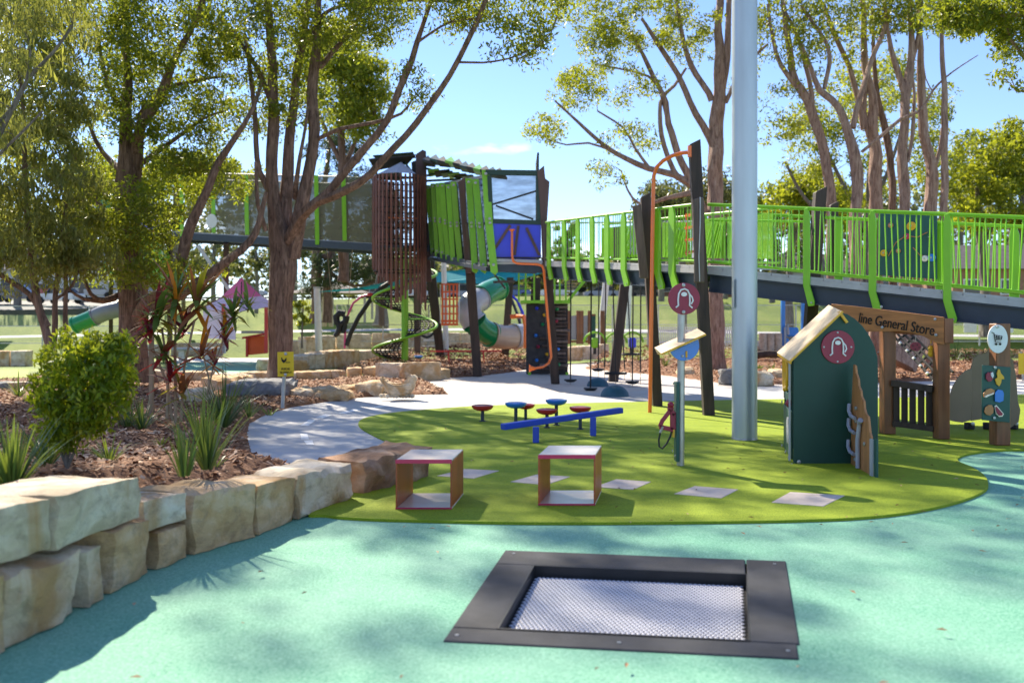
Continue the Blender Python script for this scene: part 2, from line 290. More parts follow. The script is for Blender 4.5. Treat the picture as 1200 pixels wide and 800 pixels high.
ys_ = np.concatenate([np.linspace(-12, 30, 12), np.linspace(33, 110, 60), np.linspace(120, 420, 16)]); xs_ = np.linspace(-260, 260, 70)
X, Y = np.meshgrid(xs_, ys_); Zt = TV(X, Y)-.03-.09*(Y < 29)+np.where(Y > 45, .25*np.sin(X*.07+1)*np.minimum((Y-45)/20, 1), 0)
i = np.arange(X.size).reshape(X.shape); q = np.stack([i[:-1,:-1], i[:-1,1:], i[1:,1:], i[1:,:-1]], -1).reshape(-1, 4)
raw('ground', np.stack([X.ravel(), Y.ravel(), Zt.ravel()], 1), q, m_grass, smooth=True, off=(0,0,0), kind='structure')
def flat(name, pts, z, m, th=0.0, parent=None, **kw):
    pts = [V((p[0], p[1], 0)) for p in pts]; n = len(pts); b = MB()
    if th: b.prism([(p.x, p.y) for p in pts], (0,0,z-th/2), (1,0,0), (0,1,0), (0,0,th))
    else: b.add([(p.x, p.y, z) for p in pts], [tuple(range(n))])
    return b.build(name, m, parent, **kw)
def strip(name, pts, wd, dz, m, **kw):       # band that follows the terrain
    b = MB(); n = len(pts); vs = []
    for i, p in enumerate(pts):
        a = V(pts[max(i-1, 0)]); c = V(pts[min(i+1, n-1)]); d = (c-a).normalized(); s_ = V((-d.y, d.x, 0))*wd/2
        for q in (V(p)-s_, V(p), V(p)+s_): vs.append((q.x, q.y, terr(q.x, q.y)+dz+(.25*math.sin(q.x*.07+1)*min((q.y-45)/20, 1) if q.y > 45 else 0)))
    b.add(vs, [(3*i+k, 3*i+k+1, 3*i+k+4, 3*i+k+3) for i in range(n-1) for k in (0, 1)]); return b.build(name, m, **kw)
# soft fall
_q = [G(592,644,.018), G(921,657,.018), G(940,771,.018), G(519,750,.018)]; _c = sum(_q, V((0,0,0)))/4; _q = [(_c+(p-_c)*.93) for p in _q]
b = MB(); o_ = [(-5,-4), (16,-4), (16,13.2), (9,13.0), (-1,11.2), (-4.5,6.0)]; vs_ = [(x, y, .004) for x, y in o_]+[(p.x, p.y, .004) for p in _q]    # 6 BL, 7 BR, 8 FR, 9 FL
b.add(vs_, [(0,1,8,9), (1,2,3,7,8), (3,4,6,7), (4,5,6), (5,0,9,6)]); b.build('soft_fall', m_teal, kind='structure')
path_px = [(300,551),(294,530),(289,510),(292,497),(310,487),(340,478),(400,468.5),(460,463.2),(525,462.5),(610,461.5),(700,460),(790,457),(860,454.5),(930,453),(1040,452),(1250,447)]
ph = [G(*p) for p in path_px]; ph_in = [G(1250,462), G(1100,466), G(1000,468), G(900,469), G(700,474), G(500,500), G(520,560)]
flat('paving', [G(250,480), G(450,461), G(500,440), G(515,434.5), G(600,428.5), G(660,427), (4,44), (11,44), G(860,449), G(1250,444), G(1250,470), G(700,480), G(450,490)], .0, m_pave, kind='structure')
flat('path', [(p.x, p.y) for p in ph]+[(p.x, p.y) for p in ph_in]+[(-.8,10.2), (-2.6,9.2)], .010, m_path, kind='structure')
dash = [((353,502),(367,491)),((353,512),(353,502.5)),((357,511),(367,509)),]
def dash_quad(*px): flat('path_dash', [G(*p, .014) for p in px], .0145, m_line, kind='structure')
dash_quad((352,498.5),(361,499),(370,492),(362,491.5)); dash_quad((352.5,506),(361,505),(359.5,498.8+1),(351.5,500.5)) if False else None
dash_quad((352,508),(360,507.5),(362,514.5),(353,514.5)); dash_quad((356,516),(366,515.5),(368,521),(359.5,521)); dash_quad((369,489.2),(378,490),(390,485.8),(381,485))
dash_quad((395,484),(404,484.6),(424,479.5),(415,479)); dash_quad((432,477.3),(441,478),(470,473.4),(461,473)); dash_quad((480,471.4),(490,471.8),(520,469.3),(510,469))
turf_px = [(383,607),(430,611),(520,613.6),(620,615.5),(720,615.5),(820,614.6),(920,613),(1000,610),(1060,604),(1115,593),(1148,581),(1158,572),(1154,560),(1140,550),(1124,543),(1124,538),(1140,533),(1180,529),(1320,520),(1320,462),(1180,464),(1020,467.5),(900,469),(820,470.5),(740,472.2),(640,474.4),(560,476.8),(500,481),(455,485.5),(428,491),(420,497),(424,504),(440,513),(462,524),(478,540),(455,555),(366,600)]
turf = flat('synthetic_turf', smooth([G(*p) for p in turf_px], 5), .028, m_turf, th=.03, kind='structure')
# mulch beds
bedp = [(-1.5,9.3),(-2.2,9.9),(-2.94,10.4)]+[(G(*p).x, G(*p).y) for p in path_px[1:9]]+[(G(520,458).x, G(520,458).y), (G(500,449).x, G(500,449).y), (G(486,441).x, G(486,441).y), (G(440,444).x, G(440,444).y), (-5.5,29.5), (-8,30), (-16,30), (-16,5), (-3.1,5.0), (-2.62,6.1), (-2.1,7.1), (-1.8,8.2)]
def prof(X, Y): return np.interp(Y, [4, 6.6, 9, 12, 16, 22, 30], [.58, .54, .36, .22, .12, .08, .06])
grid_sheet('mulch_bed', bedp, prof, .11, m_mulch, seed=1, rough=.025, kind='structure')
def bed2(name, px, seed, zz=.08): 
    pts = [G(*p) for p in px]; P2 = [(p.x, p.y) for p in pts]; grid_sheet(name, P2, lambda X, Y: np.full(X.shape, zz), .22, m_mulch, seed=seed, rough=.03, kind='structure'); return P2
b2 = bed2('mulch_bed', [(380,437),(420,430),(470,424),(540,421.5),(600,421),(640,424),(632,430),(600,436),(560,441),(514,443),(500,434),(440,436)], 2)
b3 = bed2('mulch_bed', [(684,432),(706,425),(760,421.5),(860,420),(1000,424),(1250,424),(1250,443),(1100,446),(980,450),(900,450.5),(850,449.5),(780,440),(730,436)], 3)

def chips(name, P2, n, zf, size, seed, ymax=99, near=True):
    r = np.random.default_rng(seed); P2 = np.array(P2); lo = P2.min(0); hi = P2.max(0); pts = []
    x = r.uniform(lo[0], hi[0], n*6); u = r.uniform(0, 1, n*6); y = lo[1]+(hi[1]-lo[1])*(u**1.9 if near else u); ins, sd = inpoly(P2, x, y)
    k = ins & (sd > .03) & (y < ymax); x, y, sd = x[k][:n], y[k][:n], sd[k][:n]; m = len(x); z = np.minimum(.03+sd*.35, zf(x, y))+TV(x, y)
    z = z+.025*np.sin(x*2.1+1.3*y)*np.sin(y*1.7-x)*(sd > .1)+r.uniform(.012, .035, m)
    L = r.uniform(.4, 1.5, m)*size*(1+y/30); W = r.uniform(.15, .5, m)*size*(1+y/30); a = r.uniform(0, 6.28, m); tl = r.normal(0, .3, m); tb = r.normal(0, .35, m)
    ex = np.stack([np.cos(a), np.sin(a), tl], 1)*(L/2)[:,None]; ey = np.stack([-np.sin(a), np.cos(a), tb], 1)*(W/2)[:,None]; c = np.stack([x, y, z], 1)
    vs = np.stack([c-ex-ey, c+ex-ey*.6, c+ex*.9+ey, c-ex*.8+ey], 1).reshape(-1, 3); fs = np.arange(4*m).reshape(-1, 4)
    return raw(name, vs, fs, m_chip, off=(0,0,0), kind='stuff', label=None)
props(chips('bark_chips', bedp, 64000, prof, .055, 5), 'scattered bark chips covering the garden bed behind the stone wall', 'mulch')
props(chips('bark_chips', b2, 9000, lambda X, Y: np.full(X.shape, .08), .06, 6, near=False), 'scattered bark chips round the net spiral and tower posts', 'mulch')
props(chips('bark_chips', b3, 14000, lambda X, Y: np.full(X.shape, .08), .06, 7, near=False), 'scattered bark chips in the bed beyond the grey light pole', 'mulch')

rg = np.random.default_rng(99); vs_, n_ = [], 260
x_ = rg.uniform(-2.2, 8, n_); y_ = rg.uniform(3.8, 14.5, n_); L_ = rg.uniform(.03, .07, n_); a_ = rg.uniform(0, 6.28, n_)
for x, y, L, a in zip(x_, y_, L_, a_):
    if y < 10 and x < -.2-(9.8-y)*.42: continue
    if 4.3 < y < 6.7 and -.5 < x < 2: continue
    dx, dy = math.cos(a)*L/2, math.sin(a)*L/2; z = .036; vs_ += [(x-dx, y-dy, z), (x+dy*.35, y-dx*.35, z+.008), (x+dx, y+dy, z+.004), (x-dy*.35, y+dx*.35, z+.010)]
raw('fallen_leaves', np.array(vs_), np.arange(len(vs_)).reshape(-1, 4), m_chip, off=(0,0,0), kind='stuff', label='few dry fallen leaves scattered over the turf and teal soft fall', cat='leaf litter')
# ================================================================== STONES
def rock(name, a, b, d, z0, z1, m, parent, seed, jit=.03, za=None, cap=.035, side=None):
    """rough sandstone block: base line a-b (front face), depth d backwards, bottom z0, top z1 (za = top height at a)"""
    a, b = V((a[0], a[1], 0)), V((b[0], b[1], 0)); u = (b-a); L = u.length; u.normalize(); w_ = V((-u.y, u.x, 0)) if side is None else V(side).normalized()
    nx, ny, nzz = max(3, int(L/.08)), max(3, int(d/.09)), max(3, int((z1-z0)/.06)); nx = min(nx, 14); ny = min(ny, 8); nzz = min(nzz, 9)
    bm = bmesh.new(); key = {}
    def vert(i, j, k):
        q = (i, j, k)
        if q not in key:
            s_, t, h_ = i/nx, j/ny, k/nzz; zt = z1 if za is None else za+(z1-za)*s_
            e = cap; ex = sum(1 for v_, n_ in ((i, nx), (j, ny), (k, nzz)) if v_ in (0, n_))
            p = a+u*(L*s_)+w_*(d*t); z = z0+(zt-z0)*h_; p = V((p.x, p.y, z))
            if ex >= 2:
                cc = a+u*(L*.5)+w_*(d*.5); cc = V((cc.x, cc.y, (z0+zt)/2)); dv = V((0,0,0))
                if i in (0, nx): dv += u*(e if i == 0 else -e)*.22
                if j in (0, ny): dv += w_*(e if j == 0 else -e)*.5
                if k in (0, nzz): dv += V((0,0,(e if k == 0 else -e)*.3))
                p += dv
            s3 = V((seed*3.1, seed*1.7, 0)); n1 = noise.noise_vector(p*2.6+s3)*jit*.9+noise.noise_vector(p*6+s3)*jit*1.0+noise.noise_vector(p*15+s3)*jit*.5
            if k == nzz: n1.z *= .6
            if k == 0: n1.z = 0
            p += n1; key[q] = bm.verts.new(p-WL.get(parent, V((0,0,0))))
        return key[q]
    def quad(*c): bm.faces.new([vert(*q) for q in c])
    for i in range(nx):
        for j in range(ny):
            quad((i,j,0),(i,j+1,0),(i+1,j+1,0),(i+1,j,0)); quad((i,j,nzz),(i+1,j,nzz),(i+1,j+1,nzz),(i,j+1,nzz))
        for k in range(nzz):
            quad((i,0,k),(i+1,0,k),(i+1,0,k+1),(i,0,k+1)); quad((i,ny,k),(i,ny,k+1),(i+1,ny,k+1),(i+1,ny,k))
    for j in range(ny):
        for k in range(nzz):
            quad((0,j,k),(0,j,k+1),(0,j+1,k+1),(0,j+1,k)); quad((nx,j,k),(nx,j+1,k),(nx,j+1,k+1),(nx,j,k+1))
    bmesh.ops.recalc_face_normals(bm, faces=bm.faces); me = bpy.data.meshes.new(name); bm.to_mesh(me); bm.free(); me.materials.append(m)
    me.polygons.foreach_set('use_smooth', [True]*len(me.polygons)); me.set_sharp_from_angle(angle=math.radians(32))
    o = bpy.data.objects.new(name, me); C.objects.link(o); setp(o, parent); WL[o] = WL.get(parent, V((0,0,0))).copy(); return o
wall = thing('retaining_wall', 'low curved wall of rough sandstone blocks between mulch bed and teal soft fall', 'stone wall', (-2.3, 5.6, 0))
base = [(-140,830),(0,771),(60,742),(123,703),(177,672),(224,654),(300,630),(345,612),(417,585),(507,561)]
bp = [G(*p) for p in base]
def bl(px):       # point of the base line at column px
    for (x0, y0), (x1, y1) in zip(base, base[1:]):
        if x0 <= px <= x1: t = (px-x0)/(x1-x0); return G(px, y0+(y1-y0)*t)
# lower course
rock('stone', bl(-140), bl(-30), .5, 0, .40, m_sandm, wall, 1); rock('stone', bl(-28), bl(11), .5, 0, .40, m_sandt, wall, 2)
rock('stone', bl(13), bl(96), .5, 0, .36, m_sandm, wall, 3, .045, za=.39, cap=.05); rock('stone', bl(91)+V((.02,.12,0)), bl(124), .5, 0, .34, m_sandm, wall, 4, .03)
rock('stone', bl(125.5)+V((.02,.06,0)), bl(176), .5, 0, .37, m_sandt, wall, 5, .03, za=.40); rock('stone', bl(178)+V((.03,.06,0)), bl(222), .5, 0, .255, m_sandt, wall, 6)
# upper course
rock('stone', bl(-140)+V((-.05,.05,0)), bl(72)+V((-.06,.05,0)), .66, .41, .70, m_sandw, wall, 7, .03, cap=.03); rock('stone', bl(75)+V((-.05,.04,0)), bl(166)+V((-.02,.04,0)), .62, .385, .66, m_sandw, wall, 8, .03, za=.70, cap=.03)
rock('stone', bl(168)+V((-.02,.06,0)), bl(221)+V((-.02,.03,0)), .5, .265, .455, m_sandw, wall, 9, .02, za=.49)
rock('stone', bl(225)+V((.02,.02,0)), bl(301), .58, 0, .42, m_sandt, wall, 10, .04, za=.45); rock('stone', bl(303), bl(346), .52, 0, .37, m_sandt, wall, 11, .03, za=.41)
rock('stone', bl(348)+V((0,.02,0)), bl(416)+V((0,-.03,0)), .56, 0, .37, m_sandw, wall, 12, .04, za=.36, cap=.05); rock('stone', bl(419)+V((.05,.10,0)), bl(507), .62, 0, .36, m_sandr, wall, 13, .05, za=.35, cap=.05)
def row(label, px, depth, mats, seed, name='stone_edging', hz=0, gz=0):
    """px: list of (x0,ybase0,ytop0,x1,ybase1,ytop1) stones"""
    q = px[0]; t = thing(name, label, 'stone edging', G(q[0], q[1], gz)); 
    for i, (x0, b0, t0, x1, b1, t1) in enumerate(px):
        A, B = G(x0, b0, gz), G(x1, b1, gz); za = H+(YH-t0)/F*A.y*1.0; zb = H+(YH-t1)/F*B.y
        tA, tB = terr(A.x, A.y), terr(B.x, B.y)
        rock('stone', A, B, depth, gz-.05, max(zb, gz+.1), mats[i % len(mats)], t, seed+i, .035, za=max(za, gz+.1), cap=.05)
    return t
row('long low terrace of pale sandstone blocks behind the large tree trunk', [(345,433,417,362,432.5,416.5),(362.6,432.4,415.5,382,431,413.5),(382.6,431,411.5,422,428,409.5),(422.6,427.6,411,447,424.6,409.5),(447.6,424.4,410.5,462,422.8,409),(463,422.6,409,485,419,407.5)], .9, [m_sandw, m_sandw, m_sandm, m_sandw], 20)
row('short sandstone block pair on both sides of the large tree trunk', [(303,436,422,332,435.5,421.5),(333,435.4,421.5,361,434.4,422)], .8, [m_sandm, m_sandt], 30)
row('curved kerb of worn brown sandstone behind the carved hen rock', [(240,447,438,278,446.5,437),(279,446.4,436,312,446.8,436),(313,447,437,347,447.2,436),(347.6,447.2,435.5,388,446.2,434.5),(388.6,446,434,407,443.4,433.5),(407.6,443.2,431.5,424,443,430.5),(424.6,443.4,430.5,442,443.6,430),(442.6,443.6,430,457,443,428.5)], .7, [m_sandw, m_sandm, m_sandw, m_sandt, m_sandm, m_sandt, m_sandt], 40)
row('round topped pile of rusty sandstone boulders at the tip of the mulch bed', [(457.6,444.5,426,472,446.5,424.5),(472.6,446,425.5,489,445,426),(489.6,445.2,432.5,503,445.6,434),(503.4,445.4,434.5,512,443.6,436)], 1.3, [m_sandm, m_sandw, m_sandt, m_sandw], 50)
row('grey white sandstone kerb stones at the left edge near the shrub', [(-40,457,450,10,456,448),(11,455.6,447.5,43,452,447)], .7, [m_rockg, m_sandw], 60, gz=.08)
row('flat sandstone slabs under the red leaved cordylines', [(176,448,434,205,446.4,434),(206,446,435,240,446,436)], .9, [m_sandw, m_sandm], 66, gz=.08)
def boulder(label, x0, x1, yb, yt, depth, m, seed, gz=.08, jit=.07, cap=.12):
    A, B = G(x0, yb, gz), G(x1, yb, gz); t = H+(YH-yt)/F*(A.y+depth*.3); o = rock('rock', A-V((0,0,0)), B, depth, gz-.1, t, m, None, seed, jit, cap=cap)
    return props(o, label, 'rock')
boulder('long rounded grey boulder left of the yellow sign post', 262, 332, 466, 446, 1.6, m_rockg, 70, cap=.2); boulder('brown boulder behind the long grey boulder', 236, 282, 458, 441, 1.4, m_sandt, 71, cap=.18)
boulder('long flat sloping sandstone slab in the mulch beside the tree', 340, 390, 465, 455, 1.2, m_sandm, 72); boulder('small tan flat rock in front of the sloping slab', 368, 407, 466.5, 458, .9, m_sandt, 73)
boulder('thin brown flat rock behind the small tan rock', 392, 418, 457.5, 451.5, 1, m_sandt, 74); boulder('blocky pale rock left of the carved stone hen', 416, 449, 461, 447.5, 1.1, m_sandm, 75)
boulder('broad pale stone lying behind the cordyline stems', 250, 279, 452, 438, 1.0, m_sandw, 76, gz=.1); boulder('whitish rock at the foot of the right cordyline', 206, 236, 470, 456, .7, m_sandw, 77, gz=.12)
for k, (x0, x1, yb, yt, lab) in enumerate([(878,908,449.5,435,'pale angular rock just right of the grey light pole base'),(905,935,443,433,'tan rock partly behind the green cubby roof'),(848,868,448,433,'grey brown rock just left of the grey light pole'),(797,815,439,430,'small tan rock in the mulch behind the petrol pump sign'),(570,590,423,410,'pale sandstone cube under the tube slide')]):
    boulder(lab, x0, x1, yb, yt, .8, [m_sandw, m_sandm, m_rockg, m_sandm, m_sandt][k], 80+k)
# carved stone hen on a ring of pebbles
hen_o = G(466, 466, .06); hen = thing('stone_hen', 'carved sandstone hen sculpture with upright tail on white pebbles', 'sculpture', hen_o)
def hp(px, py, dy=0): return P(px, py, hen_o.y+dy)
hpoly = [(443.5,443),(446,440.5),(449.5,442),(452,447),(457,448.5),(464,449.5),(471,448.5),(475.5,446),(477,442),(479.5,439.5),(482.5,438.5),(486,440),(489.5,443.5),(485.5,445),(486.5,450),(484,457),(480,462.5),(477,465),(458,465.5),(455,462),(450.5,455),(446.5,448)]
b = MB(); q = [hp(x, y, -.13) for x, y in hpoly]; n_ = len(q); b.add(q+[p+V((0,.26,0)) for p in q], [tuple(range(n_))[::-1], tuple(range(n_, 2*n_))]+[(i,(i+1)%n_,n_+(i+1)%n_,n_+i) for i in range(n_)]); b.build('body', m_sandm, hen, bevel=.035, segs=2)
bpoly = [(449,444),(453,448),(459,450.5),(467,451.5),(475,450),(480,448),(483,452),(482,457),(478,461),(474,463.5),(460,463.5),(455,459),(451,452)]
b = MB(); q = [hp(x, y, -.27) for x, y in bpoly]; n_ = len(q); b.add(q+[p+V((0,.54,0)) for p in q], [tuple(range(n_))[::-1], tuple(range(n_, 2*n_))]+[(i,(i+1)%n_,n_+(i+1)%n_,n_+i) for i in range(n_)]); b.build('flank', m_sandm, hen, bevel=.09, segs=3)
for k in range(11):
    c = hen_o+V((-.34+.068*k, -.12+.05*math.sin(k*2.3), .05)); pb = MB(); pb.lathe([(0,-.05),(.05,-.03),(.062,.0),(.045,.04),(0,.055)], c, 8); pb.build('pebble', m_sandw, hen)

# ================================================================== TRAMPOLINE
TZ = .013; q = [G(592,644,TZ), G(921,657,TZ), G(940,771,TZ), G(519,750,TZ)]; ctr = sum(q, V((0,0,0)))/4
tr = thing('trampoline', 'sunken square trampoline with black rubber surround and pale woven mat', 'trampoline', (ctr.x, ctr.y, 0))
def tq(u, v, z): p = q[3].lerp(q[2], u).lerp(q[0].lerp(q[1], u), v); return V((p.x, p.y, z))
iu0, iu1, iv0, iv1 = .135, .865, .12, .80; Z1 = TZ
def slab(name, c, z0, z1, m): b = MB(); b.add([tq(*k, z0) for k in c]+[tq(*k, z1) for k in c], [(3,2,1,0),(4,5,6,7),(0,1,5,4),(1,2,6,5),(2,3,7,6),(3,0,4,7)]); return b.build(name, m, tr, bevel=.006)
slab('surround_tile', [(0,0),(.992,0),(.992,iv0-.012),(0,iv0-.012)], -.0, Z1, m_tramp); slab('surround_tile', [(0,iv1+.003),(.86,iv1+.003),(.86,1),(0,1)], 0, Z1, m_tramp)
slab('surround_tile', [(0,iv0-.009),(iu0,iv0-.009),(iu0,iv1),(0,iv1)], 0, Z1+.0006, m_tramp); slab('surround_tile', [(iu1,iv0-.009),(1,iv0-.009),(1,1),(iu1,1)], 0, Z1+.001, m_tramp)
PZ = -.075; cs_ = [(iu0-.004,iv0-.004),(iu1+.004,iv0-.004),(iu1+.004,iv1+.004),(iu0-.004,iv1+.004)]
b = MB(); b.add([tq(*k, PZ) for k in cs_]+[tq(*k, .012) for k in cs_], [(0,1,2,3),(0,1,5,4),(1,2,6,5),(2,3,7,6),(3,0,4,7)]); b.build('pit_lining', m_trampd, tr)
vs, fs = [], []; nu, nv = 46, 40; k0 = 0
for i in range(nu):
    for j in range(nv):
        u = iu0+.012+(iu1-iu0-.02)*(i+(.5 if j % 2 else 0)+.25)/(nu+.5); v = iv0-.005+(iv1-iv0-.015)*(j+.5)/nv; su = .38*(iu1-iu0)/nu; sv = .40*(iv1-iv0)/nv
        c8 = [(-1,-.5),(-.5,-1),(.5,-1),(1,-.5),(1,.5),(.5,1),(-.5,1),(-1,.5)]
        vs += [tq(u+a*su*1.05, v+bb*sv*1.05, -.056) for a, bb in c8]; vs.append(tq(u, v, -.050)); fs += [(k0+a, k0+(a+1) % 8, k0+8) for a in range(8)]; k0 += 9
raw('jumping_mat', np.array([tuple(v) for v in vs]), np.array(fs), m_plate, tr, kind='stuff')
b = MB(); e = .006
for a, c in (((iu0,iv0),(iu1,iv0)), ((iu0,iv1),(iu1,iv1)), ((iu0,iv0),(iu0,iv1)), ((iu1,iv0),(iu1,iv1))): b.bar(tq(*a, -.03), tq(*c, -.03), .012, .085)
b.build('inner_frame', m_black, tr)
for u, v in ((.03,.045),(.5,.05),(.965,.05),(.96,.95),(.04,.95)): b = MB(); b.lathe([(.011,0),(.011,.004)], tq(u, v, Z1), 10); b.build('bolt', m_steelp, tr)

# ================================================================== BENCH CUBES AND PAVERS
def cube_bench(fx0, fx1, yb, yt, bx1, ybk, label):
    A = G(fx0, yb, .028); B = G(fx1, yb, .028); Y0 = A.y; zt = H+(YH-yt)/F*Y0; u = (B-A); wd = u.length; Yb = F*(H-zt)/(ybk-YH); dd = V(((bx1-600)/F*Yb-B.x, Yb-Y0, 0)); th = .014
    t = thing('cube_bench', label, 'bench', (A.x, A.y, .028), 'open metal cube benches on the turf'); up = V((0,0,1)); h = zt-.028
    def plate(name, o, a, bb, c, m): b = MB(); b.add([o, o+a, o+a+bb, o+bb, o+c, o+a+c, o+a+bb+c, o+bb+c], [(3,2,1,0),(4,5,6,7),(0,1,5,4),(1,2,6,5),(2,3,7,6),(3,0,4,7)]); return b.build(name, m, t, bevel=.003)
    un = u.normalized()
    plate('bottom_plate', A, u, dd, up*th, m_cream); plate('side_plate', A+up*(th+.001), un*th, dd, up*(h-2*th-.002), m_bronze); plate('side_plate', A+u-un*th+up*(th+.001), un*th, dd, up*(h-2*th-.002), m_bronze)
    plate('seat_plate', A+up*(h-th)+dd*.02, u, dd*.96, up*th, m_cream)
    f = V((0,-.004,0)); o1 = A+f
    b = MB(); b.bar(o1+up*(h-.014), o1+u+up*(h-.014), .012, .034); b.build('edge_trim', m_pinkm, t); b = MB(); b.bar(o1+up*.010, o1+u+up*.010, .012, .014)
    b.build('edge_trim', m_pinkm, t); return t
cube_bench(463.5, 529.5, 596.5, 538.5, 543, 526, 'left open cube bench with pale top beside the sandstone wall end')
cube_bench(630.5, 697.5, 592, 533, 705, 521.5, 'right open cube bench with pale top in the middle of the turf')
def paver(px, label):
    pts = [G(*p, .033) for p in px]; c = sum(pts, V((0,0,0)))/4; b = MB(); b.prism([(p.x-c.x, p.y-c.y) for p in pts], (c.x, c.y, .026), (1,0,0), (0,1,0), (0,0,.014))
    o = b.build('paver', m_pad, None, bevel=.003); props(o, label, 'paver', 'square stepping pavers set in the turf')
    b = MB(); k = [(p-c)*1.06+c for p in pts]; return o
paver([(512,557),(545,549),(585,551),(555,560)], 'pale square paver just behind the left cube bench'); paver([(598,564),(629,555.5),(668,558),(640,567.5)], 'pale square paver partly behind the right cube bench')
paver([(697,570),(722,561),(763,564),(742,573)], 'pale square paver at the right side of the right cube bench'); paver([(790,578),(814,569),(865,573),(845,583)], 'pale square paver between the petrol pump sign and the green cubby')
paver([(904,588),(926,576),(990,580),(965,592.5)], 'pale square paver in front of the green cubby, nearest of the pavers')

# ================================================================== PODS AND BALANCE BEAM
def pod(px, ytop, ybase, m, label, rx=12.8, gz=.028, grp='mushroom stepping pods'):
    c = G(px, ybase, gz); s = c.y/F; zt = H+(YH-ytop)*s; r = rx*s; t = thing('stepping_pod', label, 'stepping pod', c, grp)
    b = MB(); b.lathe([(0,zt-r*.55),(r*.45,zt-r*.55),(r*.80,zt-r*.42),(r*.98,zt-r*.22),(r,zt-r*.07),(r*.93,zt-.01),(r*.7,zt-.001),(0,zt)], (c.x, c.y, 0), 28); b.build('cap', m, t)
    b = MB(); b.lathe([(r*.16,gz),(r*.16,zt-r*.52)], (c.x, c.y, 0), 12); b.lathe([(r*.3,gz),(r*.3,gz+.012),(r*.16,gz+.014)], (c.x, c.y, 0), 12); b.build('stem', m_navy, t); return t
pod(565.5,474,493.5,m_red,'red topped pod standing apart at the left end'); pod(604.5,471,495,m_bluep,'blue topped pod left of centre in front of a red pod'); pod(616,473,492.8,m_red,'red topped pod half hidden behind the left blue pod',11)
pod(652,467.5,498,m_bluep,'blue topped pod at the back beside the balance beam'); pod(641,478.5,501,m_red,'red topped pod in the middle in front of the right blue pod'); pod(680,476,503,m_red,'red topped pod at the right above the balance beam')
bb = thing('balance_beam', 'blue inclined balance beam on two posts on the turf', 'balance beam', G(660, 516, .028))
a_ = P(589, 500, 12.55); c_ = P(728, 480.5, 13.85); b = MB(); b.bar(a_, c_, .11, .085); b.build('beam', m_blueb, bb, bevel=.01)
for px, yb in ((628,518.5),(695,510.5)):
    g = G(px, yb, .028); t = (px-589)/139; b = MB(); b.bar(g, V((g.x, g.y, lerp(a_.z, c_.z, t)-.03)), .085, .085); b.build('post', m_blueb, bb, bevel=.008)
# ================================================================== LIGHT POLE
c = G(872.5, 514.5, .028); lp = thing('light_pole', 'tall thick galvanised steel pole standing on the turf', 'pole', c)
b = MB(); r0 = 14.6*c.y/F; b.lathe([(r0, .02), (r0, 4), (r0, 9), (r0*.97, 13)], (c.x, c.y, 0), 40); b.build('shaft', m_steel, lp)
b = MB(); b.lathe([(r0*1.012,.03),(r0*1.012,.05),(r0*1.0,.055)], (c.x, c.y, 0), 40); b.build('base_ring', m_steelp, lp)
b = MB(); b.box((c.x-r0*.99, c.y-.05, 2.1), (.006,.12,.4)); b.build('hatch', m_steel, lp, bevel=.002)
# ================================================================== SIGN POST WITH PETROL PUMP
c = G(797.5, 545, .028); sp_ = thing('petrol_pump_sign', 'steel sign post with crimson disc, blue half disc and toy petrol nozzle', 'play sign', c); Yp = c.y
b = MB(); b.tube([(c.x, c.y, .02), P(798.5, 357, Yp)], .044, 16); b.build('post', m_steelp, sp_)
def icon(parent, cx, cy, Y, R, uy=V((0,0,1)), ux=V((1,0,0)), nrm=V((0,-1,0)), k=1.0):       # hose shaped arch with round hub
    o = P(cx, cy, Y)+nrm*.012; b = MB(); pr = lambda x, y: o+ux*x*R+uy*y*R
    b.tube([pr(-.52,-.55), pr(-.36,-.42), pr(-.38,-.1), pr(-.34,.32), pr(-.2,.55), pr(.02,.62), pr(.22,.52), pr(.34,.28), pr(.36,-.12), pr(.34,-.42), pr(.52,-.58)], .028*R*2, 6)
    b.tube([pr(.33,.3), pr(.5,.1), pr(.56,-.12), pr(.44,-.34)], .024*R*2, 6); b.build('symbol_line', m_white, parent)
    b = MB(); b.prism([(.19*math.cos(a), .14*math.sin(a)) for a in [i*math.pi/8 for i in range(16)]], o+uy*.28*R, ux*R, uy*R, nrm*.006); b.build('symbol_hub', m_white, parent)
def disc(parent, name, cx, cy, Y, R, m, ux=V((1,0,0)), uy=V((0,0,1)), nrm=V((0,-1,0)), th=.02, a0=0, a1=2*math.pi, n=36, sy=1, off=0):
    o = P(cx, cy, Y)+nrm*off; pts = [(R*math.cos(a0+(a1-a0)*i/n), sy*R*math.sin(a0+(a1-a0)*i/n)) for i in range(n if a1-a0 > 6.2 else n+1)]
    b = MB(); b.prism(pts, o, ux, uy, nrm*th); return b.build(name, m, parent, bevel=.003)
disc(sp_, 'disc', 801.5, 350, Yp-.06, 18.5*Yp/F, m_crim); icon(sp_, 801.5, 350, Yp-.07, 18.5*Yp/F)
def bolt(parent, p, r=.02, d=V((0,-1,0)), m=None):
    R = V((0,0,1)).rotation_difference(V(d)).to_matrix(); b = MB(); b.lathe([(r,0),(r*.9,r*.5),(0,r*.7)], p, 8, R); return b.build('bolt', m or m_steelp, parent)
bolt(sp_, P(801,334,Yp-.075), .022); bolt(sp_, P(801,365.5,Yp-.075), .022)
tl = math.radians(24); ux = V((math.cos(tl), 0, math.sin(tl))); uz = V((-math.sin(tl), 0, math.cos(tl)))
disc(sp_, 'half_disc', 801.5, 405, Yp-.06, 17.5*Yp/F, m_bluep, ux=ux, uy=uz, a0=math.pi, a1=2*math.pi, n=24, th=.03)
